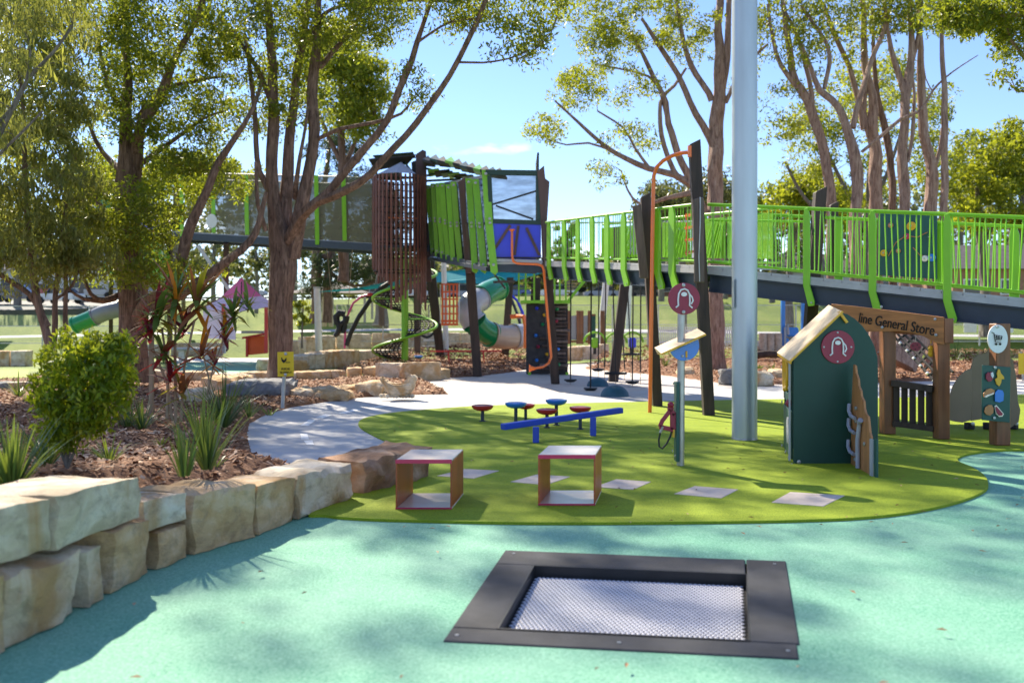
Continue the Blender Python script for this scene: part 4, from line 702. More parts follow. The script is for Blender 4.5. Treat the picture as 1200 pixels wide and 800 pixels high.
# ================================================================== PLAY TOWER
tw = thing('play_tower', 'tall leaning play tower with lime slats, blue box lookout and dark timber posts', 'play tower', (-.6, 27, 0))
AA, BB = (-3.62, 38.0), (-.80, 26.0)
tops = [(501.5,217),(507,215),(512.8,214.5),(518,214),(525,216),(531.4,213),(549,209),(557,210),(569,199)]
mids = [(504,256),(509.5,258),(515,258),(521,260),(528,262),(535,264),(553,262),(562,262),(573,262)]
bots = [(507,297.5),(512,300),(518.5,302),(525,306),(531,310),(539.5,312.5),(556.5,317.5),(567,317.5),(579,318.5)]
ws = [5,5,5.4,6,6,6.6,7.4,8,9]
for k in range(9):
    t = hit(tops[k][0], AA, BB); Y = lerp(AA[1], BB[1], min(t, 1.0)); b = MB(); w_ = ws[k]*Y/F
    for (p0, p1, o0, o1) in ((tops[k], mids[k], 0, .1), (mids[k], bots[k], .1, .25)):
        a, c2 = P(*p0, Y-o0), P(*p1, Y-o1); u = V((w_/2,0,0)); dy = V((0,.05,0)); z = .004 if p1 is bots[k] else 0
        q = [a-u, c2-u, c2+u, a+u] if p0 is tops[k] else [a-u, c2-u*.9, c2+u*.3+V((0,0,-w_*.4)), c2+u*1.0, a+u]; q = [p+V((0,z,0)) for p in q]; n_ = len(q)
        b.add(q+[p+dy for p in q], [tuple(range(n_))[::-1], tuple(range(n_, 2*n_))]+[(i,(i+1)%n_,n_+(i+1)%n_,n_+i) for i in range(n_)])
    b.build('lime_slat', m_green, tw)
    for f_ in (.04,.48,.52,.93): p = P(lerp(tops[k][0], bots[k][0], f_), lerp(tops[k][1], bots[k][1], f_), Y-.12-.1*f_); bolt(tw, p, .045)
    b = MB(); a, c2 = P(tops[k][0]+3.2, tops[k][1]+3, Y+.25), P(bots[k][0]+3, bots[k][1]-9, Y+.2); b.bar(a, c2, .07, .07); b.build('inner_strut', m_black, tw)
def tq2(px, py): t = hit(px, AA, BB); return P(px, py, lerp(AA[1], BB[1], min(t,1.03))+1.3)
q = [tq2(502,294), tq2(577,311), tq2(574,206), tq2(502,219)]; b = MB(); b.add(q, [(0,1,2,3)]); b.build('mesh_side', m_netd, tw)
for y0, y1, wd in ((262,262,.07),(219,207,.1),(296,313,.16)): b = MB(); b.bar(tq2(502,y0), tq2(569,y1), wd, wd); b.build('side_rail', m_navy, tw)
# blue box
YB = 26.0
def fr(name, x0, y0, x1, y1, wpx, m, Y=YB, d=.10): b = MB(); b.bar(P(x0,y0,Y), P(x1,y1,Y), wpx*Y/F, d, up=(0,1,0)) if False else b.bar(P(x0,y0,Y), P(x1,y1,Y), d, wpx*Y/F) if abs(y1-y0) < abs(x1-x0) else b.bar(P(x0,y0,Y), P(x1,y1,Y), wpx*Y/F, d, up=(0,1,0)); return b.build(name, m, tw)
m_frame = mat('bottle_green_frame', (.012,.045,.035), .5, .15)
fr('window_frame', 569, 202, 633, 203, 6, m_frame); fr('window_frame', 572, 259, 635, 261, 5, m_frame); fr('window_frame', 573.5, 206, 576, 257, 5, m_frame, YB-.01); fr('window_frame', 630.5, 205, 631.5, 258, 5, m_frame, YB-.01)
b = MB(); q = [P(575,257,YB+.02), P(631,259,YB+.02), P(630,206,YB+.02), P(573,205,YB+.02)]; b.add(q, [(0,1,2,3)]); b.build('window_mesh', m_netw, tw)
fr('frame_brace', 576, 240, 628, 224, 2, m_black, YB-.03, .04); fr('frame_brace', 581, 241, 625, 257, 2, m_black, YB-.035, .04)
b = MB(); q = [P(578,303,YB), P(634,302,YB), P(634,262.5,YB), P(576,262,YB)]; b.add(q+[p+V((0,.04,0)) for p in q], [(0,1,2,3),(7,6,5,4),(0,4,5,1),(1,5,6,2),(2,6,7,3),(3,7,4,0)]); b.build('blue_board', m_blue, tw)
for x0, y0, x1, y1 in ((598,264,580,291),(607.5,264.5,603,299),(617,267,632,299)): fr('applied_bar', x0, y0, x1, y1, 3.2, m_brown, YB-.04, .05)
fr('floor_edge', 577, 304.8, 637, 306.5, 3.4, m_lgrey, YB-.02, .12); fr('frame_sill', 577, 302, 634, 302, 1.6, m_black, YB-.03, .08)
fr('tower_beam', 577, 313.5, 645, 315, 10, m_navy, YB+.05, .16)
# side + back walls of the box so that it has volume
b = MB(); c = [P(578,262,YB), P(578,303,YB)]; b.box((.02, YB+1.9, c[0].z-.55), (1.45,.05,1.05)); b.build('rear_board', m_blue, tw); 
for X_ in (-.6,.75): b = MB(); b.box((X_, YB+.95, 5.1), (.05,1.8,3.1)) if X_ > 0 else b.box((X_, YB+.95, 4.0), (.05,1.8,1.0)); b.build('side_board', m_netd if X_ > 0 else m_blue, tw)
b = MB(); b.box((.1, YB+.95, 3.47), (1.6,2.0,.06)); b.build('floor', m_deck, tw)
def plate(px, w_, Y, m=m_brown, d=.08, name='timber_plate'):
    b = MB(); q = [P(x, y, Y) for x, y in px]; n_ = len(q); b.add(q+[p+V((0,d,0)) for p in q], [tuple(range(n_))[::-1], tuple(range(n_, 2*n_))]+[(i,(i+1)%n_,n_+(i+1)%n_,n_+i) for i in range(n_)]); return b.build(name, m, tw, bevel=.008)
plate([(629.5,201),(637.5,194),(639,209),(644,213),(641,262),(640,325),(636,325),(634,260)], 0, YB-.08, m_brown); plate([(636,302),(646,302),(656,449.5),(646,449.5),(640,380)], 0, YB+.15, m_timb, .26, 'support_post'); fr('cable_post', 637, 256, 639, 345, 1.6, m_timbg, YB-.14, .05)
plate([(487,181),(495,175.5),(499,177),(501,262),(506,330),(495,330),(489,262)], 0, 37.5, m_brown, .15); plate([(482,190),(487,188),(495,300),(488,300)], 0, 37.7, m_black, .1); plate([(490,262),(504,262),(521,423),(512,423),(500,330)], 0, 40.5, m_timb, .35, 'support_post')
plate([(537,213),(545,207),(547,262),(552,320),(546,320),(541,262)], 0, 29.8, m_brown, .12); plate([(545,262),(548,262),(555,318),(551,318)], 0, 29.6, m_timbg, .08); plate([(544,300),(555,300),(564.5,441),(554.5,441)], 0, 30.1, m_timb, .3, 'support_post')
plate([(594,325),(602,325),(596,421.5),(587,421.5)], 0, 41, m_timb, .32, 'support_post'); plate([(623,325),(634,325),(631,400),(620,400)], 0, 31.5, m_timb, .3, 'support_post'); plate([(484,300),(495,300),(492,416),(485.5,416)], 0, 42, m_timbg, .25, 'support_post'); plate([(443,300),(450,300),(450.5,382),(444,382)], 0, 46, m_timbg, .25, 'support_post')
b = MB(); q = [V((-3.6,38,4.62)), V((-.75,26.2,3.38)), V((.75,27.6,3.38)), V((-1.9,39,4.62))]; b.add(q+[p-V((0,0,.12)) for p in q], [(0,1,2,3),(7,6,5,4),(0,4,5,1),(1,5,6,2),(2,6,7,3),(3,7,4,0)]); b.build('gangway', m_navy, tw)
fr('tower_beam', 578, 330.5, 604, 329.5, 2.6, m_timbg, 33, .1); fr('diagonal_brace', 577, 318, 592, 338, 2, m_brown, 33, .08)
b = MB(); b.bar(P(478,291,38), P(505,291,37.6), .3, .28); b.build('tower_beam', m_navy, tw)
b = MB(); b.lathe([(.17,0),(.17,1.3)], P(496,291,36.8), 16); b.build('drum', m_cgrey, tw)
# roof of tilted leaves
rf = [((432,186),(487,181),(478,191),(440,199)),((437,182),(484,178),(487,184),(445,188))]
for k, q_ in enumerate(rf):
    q = [P(x, y, 36+.9*(i//2)) for i, (x, y) in enumerate(q_)]; b = MB(); b.add(q+[p-V((0,0,.05)) for p in q], [(0,1,2,3),(7,6,5,4),(0,4,5,1),(1,5,6,2),(2,6,7,3),(3,7,4,0)]); b.build('roof_sheet', [m_cgrey, m_frame][k % 2], tw)
for a, c2 in (((455,203),(474,190)),((474,190),(487,207)),((474,190),(462,208)),((445,210),(487,208)),((441,196),(441,209)),((498,197),(540,209)),((500,206),(527,199)),((500,212),(540,210))): fr('roof_truss', *a, *c2, 2.4, m_frame, 36.5, .08)
rp = [(497,183.5),(506,182),(515,184),(524,184.5),(533,187),(541,190),(549,191.5),(557,193.5),(565,195),(573,196.5),(581,197.5),(592,198.5)]
for k in range(11):
    x0, y0 = rp[k]; Y = lerp(35.5, 29, k/10); sl_ = 1.2
    c = [P(x0-2.5, y0+3.2, Y-.6), P(x0+10.5, y0+6.4, Y-.9), P(x0+13.5, y0+10.5, Y+2.4), P(x0+.5, y0+9, Y+2.7)]; apex = P(x0+5, y0-1.2, Y+.6); b = MB(); b.add(c+[apex]+[p-V((0,0,.08)) for p in c], [(0,1,4),(1,2,4),(2,3,4),(3,0,4),(8,7,6,5),(0,5,6,1),(1,6,7,2),(2,7,8,3),(3,8,5,0)]); b.build('roof_leaf', [m_cgrey, m_frame, m_cgrey, m_greend][k % 4], tw)
for k in range(6):
    c = [P(501+8*k, 199+k*1.2, 36), P(514+8*k, 197+k*1.5, 35.5), P(517+8*k, 203+k, 37), P(503+8*k, 206+k*.6, 37.5)]; b = MB(); b.add(c+[p-V((0,0,.06)) for p in c], [(0,1,2,3),(7,6,5,4),(0,4,5,1),(1,5,6,2),(2,6,7,3),(3,7,4,0)]); b.build('roof_leaf', [m_greend, m_cgrey, m_frame][k % 3], tw)
# slatted turret round the helix, and the helix net itself
tu = thing('slatted_turret', 'round turret cage of dark brown vertical slats on black hoops', 'play turret', P(468, 330, 36)); cT = P(468, 300, 36); RT = 31*36/F
zt_ = P(0,208,36).z; rs_ = random.Random(5)
for k in range(36):
    a = 2*math.pi*k/36; x, y = cT.x+RT*math.cos(a), cT.y+RT*math.sin(a); zb = P(0, 330+10*math.sin(a*3+1)+(22 if math.cos(a) > -.3 else -8)+rs_.uniform(-4,4), 36).z
    stick('slat', m_rail, tu, (x, y, zb), (x, y, zt_+rs_.uniform(-.02,.02)), .075, .05, up=(math.cos(a), math.sin(a), 0))
for yy in (212,228,246,264,283,300,318): z = P(0,yy,36).z; b = MB(); b.tube([(cT.x+(RT-.05)*math.cos(a), cT.y+(RT-.05)*math.sin(a), z) for a in [i*math.pi/16 for i in range(33)]], .028, 6); b.build('hoop', m_black, tu)
b = MB(); b.tube([P(454,255,35.6), P(454,291,35.6)], .03, 6); b.tube([P(469,255,35.4), P(469,290,35.4)], .03, 6); b.tube([P(454,255,35.6), P(490,256,35.6)], .025, 6); b.build('inner_rail', m_orange, tu)
b = MB(); b.lathe([(RT*.9,-.05),(RT*.9,.05)], (cT.x, cT.y, P(0,291,36).z), 24); b.build('floor', m_navy, tu)
apx = P(470,190,36); b = MB(); ring = [V((cT.x+RT*math.cos(a), cT.y+RT*math.sin(a), zt_+.02)) for a in [i*math.pi/4 for i in range(8)]]
b.add([apx]+ring, [(0,1+i,1+(i+1)%8) for i in range(2,7)]); b.build('canopy', m_lgrey, tu)
hx = thing('spiral_net_climber', 'lime green spiral climber with black net around one post', 'net climber', G(474, 424, .1)); Yh = 38.6; pc = P(474.5, 423, Yh)
b = MB(); b.tube([pc-V((0,0,.3)), P(474.5,290,Yh)], .15, 14); b.build('post', m_green, hx)
def helix(a, r=None):
    z = lerp(P(0,300,Yh).z, P(0,424,Yh).z, a/(2*math.pi*2.05)); return V((pc.x+(r or 1.36)*math.cos(-a+2.2), pc.y+(r or 1.36)*math.sin(-a+2.2), z))
NA = 96; AM = 2*math.pi*2.05
b = MB(); b.tube([helix(AM*i/NA) for i in range(NA+1)], .055, 8); b.build('spiral_rail', m_green, hx)
for k in range(6): a = AM*k/5*.995; b = MB(); b.tube([helix(a), helix(a, .1)], .04, 8); b.build('spoke', m_green, hx)
b = MB()
for i in range(0, NA+1, 2): b.tube([helix(AM*i/NA), helix(AM*i/NA, .12)], .028, 4, caps=False)
for r_ in (.3,.48,.66,.84,1.02,1.2): b.tube([helix(AM*i/NA, r_) for i in range(NA+1)], .028, 4, caps=False)
b.build('net', m_rope, hx, kind='stuff')
# orange pipe on the tower front and climbing wall
po = thing('orange_speaking_pipe', 'bent orange talking tube running down from the blue lookout box', 'pipe', P(625,430,25.5)); Yq = 25.6
b = MB(); b.tube([P(600,270,Yq), P(600.2,300,Yq), P(601.5,306,Yq), P(606,308.5,Yq), P(630,309.5,Yq), P(635.5,311.5,Yq), P(637.5,317,Yq), P(641,360,Yq), P(645,405,Yq), P(646,418,Yq), P(643,425.5,Yq-.1), P(636,430,Yq-.3), P(625,431.5,Yq-.5)], .036, 12); b.lathe([(.04,0),(.07,.1),(.11,.16),(.1,.165),(.03,.1)], P(627,431.5,Yq-.5), 14, Matrix.Rotation(-math.pi/2, 3, 'Y')); b.lathe([(.04,-.03),(.09,.03)], P(600,270,Yq), 12); b.build('pipe', m_orange, po)
cw = thing('climbing_wall', 'dark rock climbing wall with coloured holds below a lime framed landing', 'climbing wall', P(640,437,32)); YW = 31.6
b = MB(); b.box((P(633,0,YW).x+0, YW, (P(0,356,YW).z+.02)/2), (33*YW/F, .25, P(0,356,YW).z-.02)); b.build('wall_board', m_cgrey, cw, bevel=.03)
rw = random.Random(9)
for k in range(17):
    y = 360+k*4.5; x0 = rw.uniform(645,652) if y < 395 else rw.uniform(630,648); x1 = rw.uniform(662,668); b = MB(); b.bar(P(x0, y, YW-.18), P(x1, y+rw.uniform(-.8,.8), YW-.18+.1), .22, .10); b.build('ledge', m_timb if k % 3 else m_timbg, cw, bevel=.02)
b = MB(); b.box((P(657,0,YW).x, YW+.15, (P(0,356,YW).z)/2), (17*YW/F, .2, P(0,356,YW).z)); b.build('wall_board', m_cgrey, cw)
for x, y, m in ((636,380,m_tubeg),(628,393,m_bluep),(630.5,406,m_crim),(641,415,m_yel),(629,422,m_bluep),(652,376,m_crim),(653,362,m_tubeg),(638,369,m_yel),(629,361,m_blue),(654,409,m_bluep),(655,427,m_tubeg)):
    b = MB(); b.lathe([(.0,-.02),(.07,-.01),(.06,.05),(.02,.09),(0,.09)], P(x,y,YW-.15-(.16 if x > 645 else 0)), 6, Matrix.Rotation(math.pi/2, 3, 'X')); b.build('hold', m, cw)
for x in (620.5,664.5): b = MB(); b.bar(P(x,441.5,YW-.2), P(x,436,YW-.2), .1, .1); b.build('foot', m_green, cw)
b = MB(); zf_ = P(0,354,YW).z; b.box((P(639,0,YW).x, YW+.2, zf_), (58*YW/F, 1.3, .10)); b.build('landing', m_green, cw)
for x in (608,616,626,650,656,663): stick('landing_post', m_green, cw, P(x,354,YW-.4), P(x,320,YW-.4), .06)
for y in (324,331,338,345): stick('landing_rail', m_green, cw, P(608,y,YW-.4), P(626,y,YW-.4), .02)
b = MB(); b.bar(P(664,355,YW-.4), P(688,325,YW-.4), .09, .1); b.build('stair_stringer', m_green, cw)
for k in range(8): y = 350-3.6*k; stick('stair_tread', m_wood, cw, P(662,y,YW), P(664+2.6*k,y,YW), .25, .05)
# ================================================================== TREES
def GT(px, py):                            # sight line meets the rising ground
    lo, hi = 5.0, 260.0; f_ = lambda Y: H+(YH-py)/F*Y-terr((px-600)/F*Y, Y)
    Y = 5.0
    while Y < 260 and f_(Y) > 0: Y += .25
    return P(px, py, Y)
def leafcloud(name, cen, rad, n, size, m, parent, rg, droop=.3, asp=.36, squash=.75, **kw):
    cen = np.array(cen); k = len(cen); rad = np.asarray(rad)*np.ones(k)
    d = rg.normal(0, 1, (k, n, 3)); d /= np.linalg.norm(d, axis=2, keepdims=True)+1e-9; r_ = rg.uniform(.15, 1, (k, n, 1))**.6
    p = cen[:,None]+d*r_*rad[:,None,None]*np.array([1,1,squash]); p = p.reshape(-1, 3); N = len(p)
    L = size*rg.uniform(.6, 1.35, N); ax = rg.normal(0, 1, (N, 3)); ax[:,2] -= droop*2.0; ax /= np.linalg.norm(ax, axis=1, keepdims=True)
    sd = np.cross(ax, rg.normal(0, 1, (N, 3))); sd /= np.linalg.norm(sd, axis=1, keepdims=True)+1e-9
    a = ax*L[:,None]*.5; b = sd*(L*asp*.5)[:,None]
    vs = np.stack([p-a, p+b-a*.1, p+a, p-b-a*.1], 1).reshape(-1, 3); fs = np.arange(4*N).reshape(-1, 4)
    return raw(name, vs, fs, m, parent, **kw)
def limb(pts):
    """px, py, width px, Y  ->  smoothed world polyline with radii"""
    w_ = [P(x, y, Y) for x, y, wd, Y in pts]; r = [wd*Y/F/2 for x, y, wd, Y in pts]; out, rr = [], []
    n = len(w_)
    for i in range(n-1):
        a, b, c, d = w_[max(i-1,0)], w_[i], w_[i+1], w_[min(i+2,n-1)]; K = max(2, min(6, int((c-b).length/.35)))
        for q in range(K):
            t = q/K; out.append(.5*((2*b)+(c-a)*t+(2*a-5*b+4*c-d)*t*t+(3*b-a-3*c+d)*t**3)); rr.append(lerp(r[i], r[i+1], t))
    out.append(w_[-1]); rr.append(r[-1]); return out, rr
def tree(label, Y, limbs, crowns, barkm, leafm, leaf=.13, per=110, crad=.6, seed=0, droop=.3, asp=.36, squash=.75, name='tree', group=None, cat='tree', flare=1.25, twig=.03):
    """limbs: list of [(px,py,w[,dY])...]; crowns: (cx,cy,rx,ry,dY,depth,n) in px, dY/depth in metres"""
    rg = np.random.default_rng(seed); LL = [limb([(q[0], q[1], q[2]*(.82 if seed in (11,12) else 1), Y+(q[3] if len(q) > 3 else 0)) for q in l]) for l in limbs]
    b0 = LL[0][0][0]; t = thing(name, label, cat, b0, group); b = MB(); nodes, nr = [], []
    for j, (pts, r) in enumerate(LL):
        if j == 0 and flare > 1:
            r = list(r)
            for i_, p in enumerate(pts):
                h_ = p.z-b0.z; r[i_] *= 1+(flare-1)*math.exp(-max(h_, 0)/.35)
        for i_ in range(1, len(pts)-1): pts[i_] = pts[i_]+noise.noise_vector(pts[i_]*.9+V((seed,j,0)))*min(r[i_]*.7, .10)
        b.tube(pts, r, 12 if r[0] > .12 else 7, lump=.34 if r[0] > .12 else .2, seed=seed+j)
        nodes += [tuple(p) for p in pts[(3 if j == 0 else 1):]]; nr += r[(3 if j == 0 else 1):]
    b.build('trunk', barkm, t)
    per = int(per*.66); crad *= .82; twig *= .9
    cs = []
    for cx, cy, rx, ry, dY, dep, n in crowns:
        n = int(n*(1.75 if name == 'tree' and Y < 60 else 1))
        Yc = Y+dY; c = np.array(P(cx, cy, Yc)); d = rg.normal(0, 1, (n, 3)); d /= np.linalg.norm(d, axis=1, keepdims=True); d *= rg.uniform(.1, 1, (n, 1))**.45
        cs.append(c+d*np.array([rx*Yc/F, dep, ry*Yc/F]))
    if not cs: return t
    cs = np.concatenate(cs); cs = cs[cs[:,2] > b0.z+.5]; N = np.array(nodes); R = np.array(nr); used = np.zeros(len(cs), bool); b = MB(); D = np.full(len(cs), 1e9); J = np.zeros(len(cs), int)
    for i_ in range(len(cs)): dd = np.linalg.norm(N-cs[i_], axis=1)+np.maximum(0, N[:,2]-cs[i_][2])*.5; J[i_] = dd.argmin(); D[i_] = dd.min()
    for _ in range(len(cs)):
        i_ = int(np.where(used, 1e9, D).argmin()); used[i_] = True; j = J[i_]; a = V(N[j]); c = V(cs[i_]); L = (c-a).length; ra = min(R[j]*.55, twig*.35+L*.009); 
        if L < .05: continue
        K = max(3, min(8, int(L/.4))); pts = [a]; prev = a; bend = V((rg.normal(0,.12), rg.normal(0,.12), .18))*L
        for q in range(1, K+1):
            s_ = q/K; pts.append(a.lerp(c, s_)+bend*math.sin(math.pi*s_)*.7+V(rg.normal(0, .025, 3))*L*(1 if q < K else 0))
        r = [lerp(ra, .006, q/K) for q in range(K+1)]; b.tube(pts, r, 4, caps=False)
        newN = np.array([tuple(p) for p in pts[1:]]); newR = np.array(r[1:]); k0 = len(N); N = np.concatenate([N, newN]); R = np.concatenate([R, newR])
        un = ~used
        if un.any():
            dd = np.linalg.norm(cs[un][:,None]-newN[None], axis=2)+np.maximum(0, newN[None,:,2]-cs[un][:,None,2])*.5+.15; m_ = dd.min(1); am = dd.argmin(1); idx = np.where(un)[0]; better = m_ < D[idx]; D[idx[better]] = m_[better]; J[idx[better]] = k0+am[better]
    if b.v: b.build('branches', barkm, t, kind='stuff')
    leafcloud('foliage', cs, crad*rg.uniform(.6, 1.2, len(cs)), per, leaf, leafm, t, rg, droop, asp, squash, kind='stuff'); return t
# --- large trees on the left
tree('large dark barked tree with low spreading limbs behind the round shrub', 24, [
 [(156,448,48),(155,420,44),(155,380,42),(155,330,40),(151,285,36),(149,240,33),(148,200,26),(148,165,20),(150,120,15),(148,70,11),(147,10,9),(146,-60,7),(150,-120,4)],
 [(156,215,22),(160,185,18),(166,150,15,-.5),(185,118,12,-1),(203,75,10,-1),(222,40,8,-1.5),(240,-10,6,-2),(250,-70,4,-2)],
 [(160,385,30),(178,352,24,-.6),(200,335,20,-1),(214,300,17,-1.2),(225,262,14,-1.3),(244,222,12,-1.4),(256,190,10,-1.4),(277,160,8,-1.5),(296,128,6,-1.5),(310,80,4)],
 [(172,372,22),(200,352,18,-1),(232,332,15,-1.5),(258,310,12,-1.7),(284,291,10,-1.8),(300,272,9,-1.8),(306,250,8,-1.8),(312,225,5,-1.8)],
 [(140,262,12),(120,245,8,.5),(108,225,6,.8),(92,190,5,1),(70,150,4,1)], [(140,345,8),(122,352,7,-.6),(106,344,6,-.8),(98,325,4,-.9)], [(135,350,7),(120,353,6,-.4),(98,350,5,-.6),(82,340,3,-.7)],
 [(152,205,11),(130,190,8,1),(112,165,6,1.4),(100,130,4,1.6)], [(160,195,9),(182,180,7),(206,163,6),(236,140,4),(262,130,3)], [(160,140,8),(190,105,6),(225,95,5),(262,90,3)], [(156,150,8),(135,115,6),(120,75,5),(110,20,4)]],
 [(110,60,95,70,0,3.0,66),(210,40,80,60,-1,3,58),(60,170,55,60,1,2.5,34),(200,130,80,50,0,3,48),(150,250,60,36,-1,2.2,36),(235,205,56,30,0,2,28),(115,300,55,30,0,2,20),(150,275,50,26,-1,2,16),
  (60,-60,120,90,0,4,44),(190,-80,120,90,-1,4,54),(120,-220,150,70,-1,4.5,54),(255,-150,80,90,-2,3.5,36),(190,320,70,20,-1.5,1.2,14)],
 m_barkd, m_leafd, .125, 135, .55, 11, .35)
tree('large multi stemmed tree with two long bare limbs behind the yellow sign', 23.6, [
 [(329,458,40),(329,435,36),(330,400,34),(331,350,36),(332,315,42),(330,285,34),(322,240,20),(318,195,17),(320,140,15),(318,80,13),(314,20,11),(310,-50,8),(306,-120,5)],
 [(334,300,30),(334,260,18,.2),(337,190,15,.4),(343,130,13,.5),(352,60,11,.6),(364,-10,9,.7),(372,-80,6)], [(340,302,26),(352,250,19,-.2),(362,205,16,-.2),(366,150,15,-.2),(367,95,14),(371,40,11),(375,-30,9),(380,-110,5)],
 [(337,285,22),(352,255,14,-.5),(370,236,13,-.9),(388,222,12,-1.1),(408,198,11,-1.4),(432,170,10,-1.6),(454,140,9.5,-1.8),(475,90,9,-2),(489,50,8,-2.2),(503,5,6,-2.4),(512,-40,4,-2.6)],
 [(366,240,13,-.8),(400,226,12,-1.4),(434,202,11,-1.7),(462,174,10,-2),(486,145,9.5,-2.2),(514,108,9,-2.5),(538,68,8.5,-2.8),(556,32,7.5,-3),(570,0,6.5,-3.2),(584,-40,4,-3.4)],
 [(372,163,6,-.2),(398,151,5.5,-.6),(438,144,5,-1),(470,133,4,-1.2),(482,118,3,-1.3)], [(374,80,8),(388,62,7.5),(406,42,7),(422,20,6.5),(436,4,6),(470,-10,4)], [(362,48,6),(376,20,6),(400,8,5.5),(430,2,5),(480,0,4,-.5),(540,2,3,-1)],
 [(536,73,3.5,-2.8),(566,74,3,-3),(596,69,2.6,-3.2),(618,60,2,-3.3)], [(489,50,4,-2.2),(505,38,3.5,-2.4),(528,26,3,-2.5),(560,22,2.4,-2.7)], [(604,70,2.5,-3.2),(622,62,2.5,-3.2),(645,40,2,-3.2),(655,10,1.6,-3.2)],
 [(320,230,10),(304,200,8),(300,150,7),(296,100,6),(286,40,5)], [(346,232,9),(349,205,7,-.5),(356,160,5,-.6),(362,110,4)], [(312,270,7,-.5),(302,240,6,-.8),(300,190,5,-.8)], [(318,120,8),(300,80,7),(280,50,6),(255,20,4)]],
 [(310,50,75,60,0,3,60),(390,10,70,45,0,2.6,48),(330,120,60,38,.8,2,24),(440,20,44,28,-1,1.6,18),(540,8,60,22,-2.5,1.4,22),(485,100,20,26,-1.5,.8,5),(610,40,38,32,-3.2,.9,12),(638,8,28,14,-3.2,1,7),
  (330,-90,120,90,0,4,56),(450,-110,100,70,-1.5,3.5,30),(300,-220,160,70,0,4.5,50),(560,-90,80,50,-3,2.5,14),(262,130,36,40,.8,1.6,12)],
 m_barkd, m_leafd, .12, 115, .55, 12, .4)
tree('leafy gum with thin dark stems at the left edge near the fence', 20, [
 [(60,412,9),(52,385,9),(45,358,8.5),(41,330,8),(37,300,7.5),(33,255,6.5),(30,200,5.5),(28,130,4.5),(20,60,3)], [(57,382,6),(36,345,6.5),(18,332,6),(-4,318,6),(-30,300,5)], [(63,408,6,.6),(64,376,6.5,.6),(64,346,6,.6),(70,300,5,.6),(78,240,4,.6)], [(78,408,6,1),(77,376,5.5,1),(76,330,5,1),(74,280,4,1)], [(66,350,4,.6),(84,335,3,.6),(98,300,3,.6)]],
 [(30,300,65,46,0,2,36),(40,220,75,60,0,2.4,48),(30,130,75,60,0,2.4,42),(30,40,70,60,0,2.5,36),(95,285,30,40,.5,1.2,10),(20,-60,110,70,0,3,32),(-60,150,60,150,0,3,36)],
 m_barkd, m_leafe, .19, 110, .5, 13, .9, .22)
tree('slender pale gum leaning in from the left with drooping leaves', 12.5, [[(-110,470,13),(-80,320,11),(-40,220,9),(0,153,6),(22,112,5),(40,85,4.5),(62,62,3.5),(85,30,3)], [(-30,200,5),(-4,150,4.5),(14,128,4),(30,100,3),(36,60,2.5)], [(-50,240,5),(-10,190,4),(20,160,3),(50,130,2.2)]],
 [(20,50,45,50,0,.9,9),(-10,130,36,50,0,.9,8),(60,10,50,26,0,.9,6),(-60,0,70,80,0,1.3,16)], m_barkg, m_leafe, .15, 90, .36, 14, 1.1, .16)
tree('dense round crowned tree standing behind the bare limbed tree', 44, [[(402,330,12),(402,250,11),(401,180,9),(399,110,6),(398,60,3)], [(401,200,6),(420,160,4),(440,130,3)], [(401,190,6),(380,150,4),(366,110,3)]],
 [(404,100,52,55,0,2.6,60),(425,125,34,50,0,2,26),(385,65,40,36,0,2,24)], m_barkd, m_leafy, .24, 130, .85, 15, .3)
tree('yellow green tree beyond the left footbridge, seen through dark limbs', 52, [[(205,345,12),(205,290,10),(206,240,7),(208,210,4)], [(206,270,6),(180,235,4),(150,215,3)], [(206,270,6),(235,235,4),(262,215,3)]],
 [(215,205,62,26,0,3,46),(140,210,60,26,0,3,34),(270,215,40,24,0,2.4,16),(120,240,50,30,0,2,20)], m_barkg, m_leafy, .30, 120, 1.0, 16, .2)
# --- right hand trees
tree('tall spreading tree with sparse yellow leaves just left of the grey light pole', 34, [
 [(839,437,22),(839,400,20),(839,330,19),(839,250,18),(838,190,17),(840,140,16),(842,100,13),(843,50,10),(843,-10,8),(842,-80,5)], [(843,115,10),(851,70,8),(853,20,7),(858,-50,5)], [(836,172,9),(815,135,8),(804,108,7),(788,78,6),(770,50,5),(752,22,3.5)],
 [(834,118,8),(822,95,7),(806,66,6),(798,30,4.5),(790,-10,3)], [(826,250,10),(810,215,9),(795,180,8),(783,145,7),(780,120,6),(766,90,5.5),(753,64,4.5),(740,40,3)], [(812,218,8),(790,205,7.5),(760,197,6.5),(735,186,5.5),(712,174,5),(690,155,4),(668,135,3),(650,118,2)],
 [(795,208,7),(778,170,6),(774,120,5),(790,100,4),(804,80,3)], [(716,176,3),(690,168,2.4),(664,170,1.8),(640,163,1.2)], [(760,196,4),(745,175,3),(730,150,2.5),(700,130,2)], [(783,150,4),(770,100,3),(745,85,2.5),(700,76,2)], [(850,120,6),(862,95,5),(880,70,4),(900,52,3)], [(812,225,7),(780,232,5),(752,240,3.5),(735,222,2.5),(728,200,2)]],
 [(675,105,42,22,0,2.2,22),(640,150,26,16,0,1.6,10),(715,55,38,30,0,2.2,24),(760,25,62,26,0,2.4,32),(690,10,40,24,0,2,14),(810,40,46,36,0,2.2,20),(745,100,38,22,0,1.8,9),(740,165,34,16,0,1.6,9),(712,205,30,14,0,1.4,5),(790,-70,110,60,0,3.5,60),(885,70,26,60,0,1.8,12),(700,-60,70,40,0,2.5,20)],
 m_barkp, m_leafy, .15, 92, .58, 17, .3)
RG = 'tall bare limbed gums behind the footbridge ramp'
def rt(label, limbs, crowns, Y=31, seed=0, m=m_barkp, lf=None, per=62): tree(label, Y, [[(q[0], q[1], q[2]*.88)+tuple(q[3:]) for q in l] for l in limbs], crowns, m, lf or m_leafy, .15, per, .55, seed, .35)
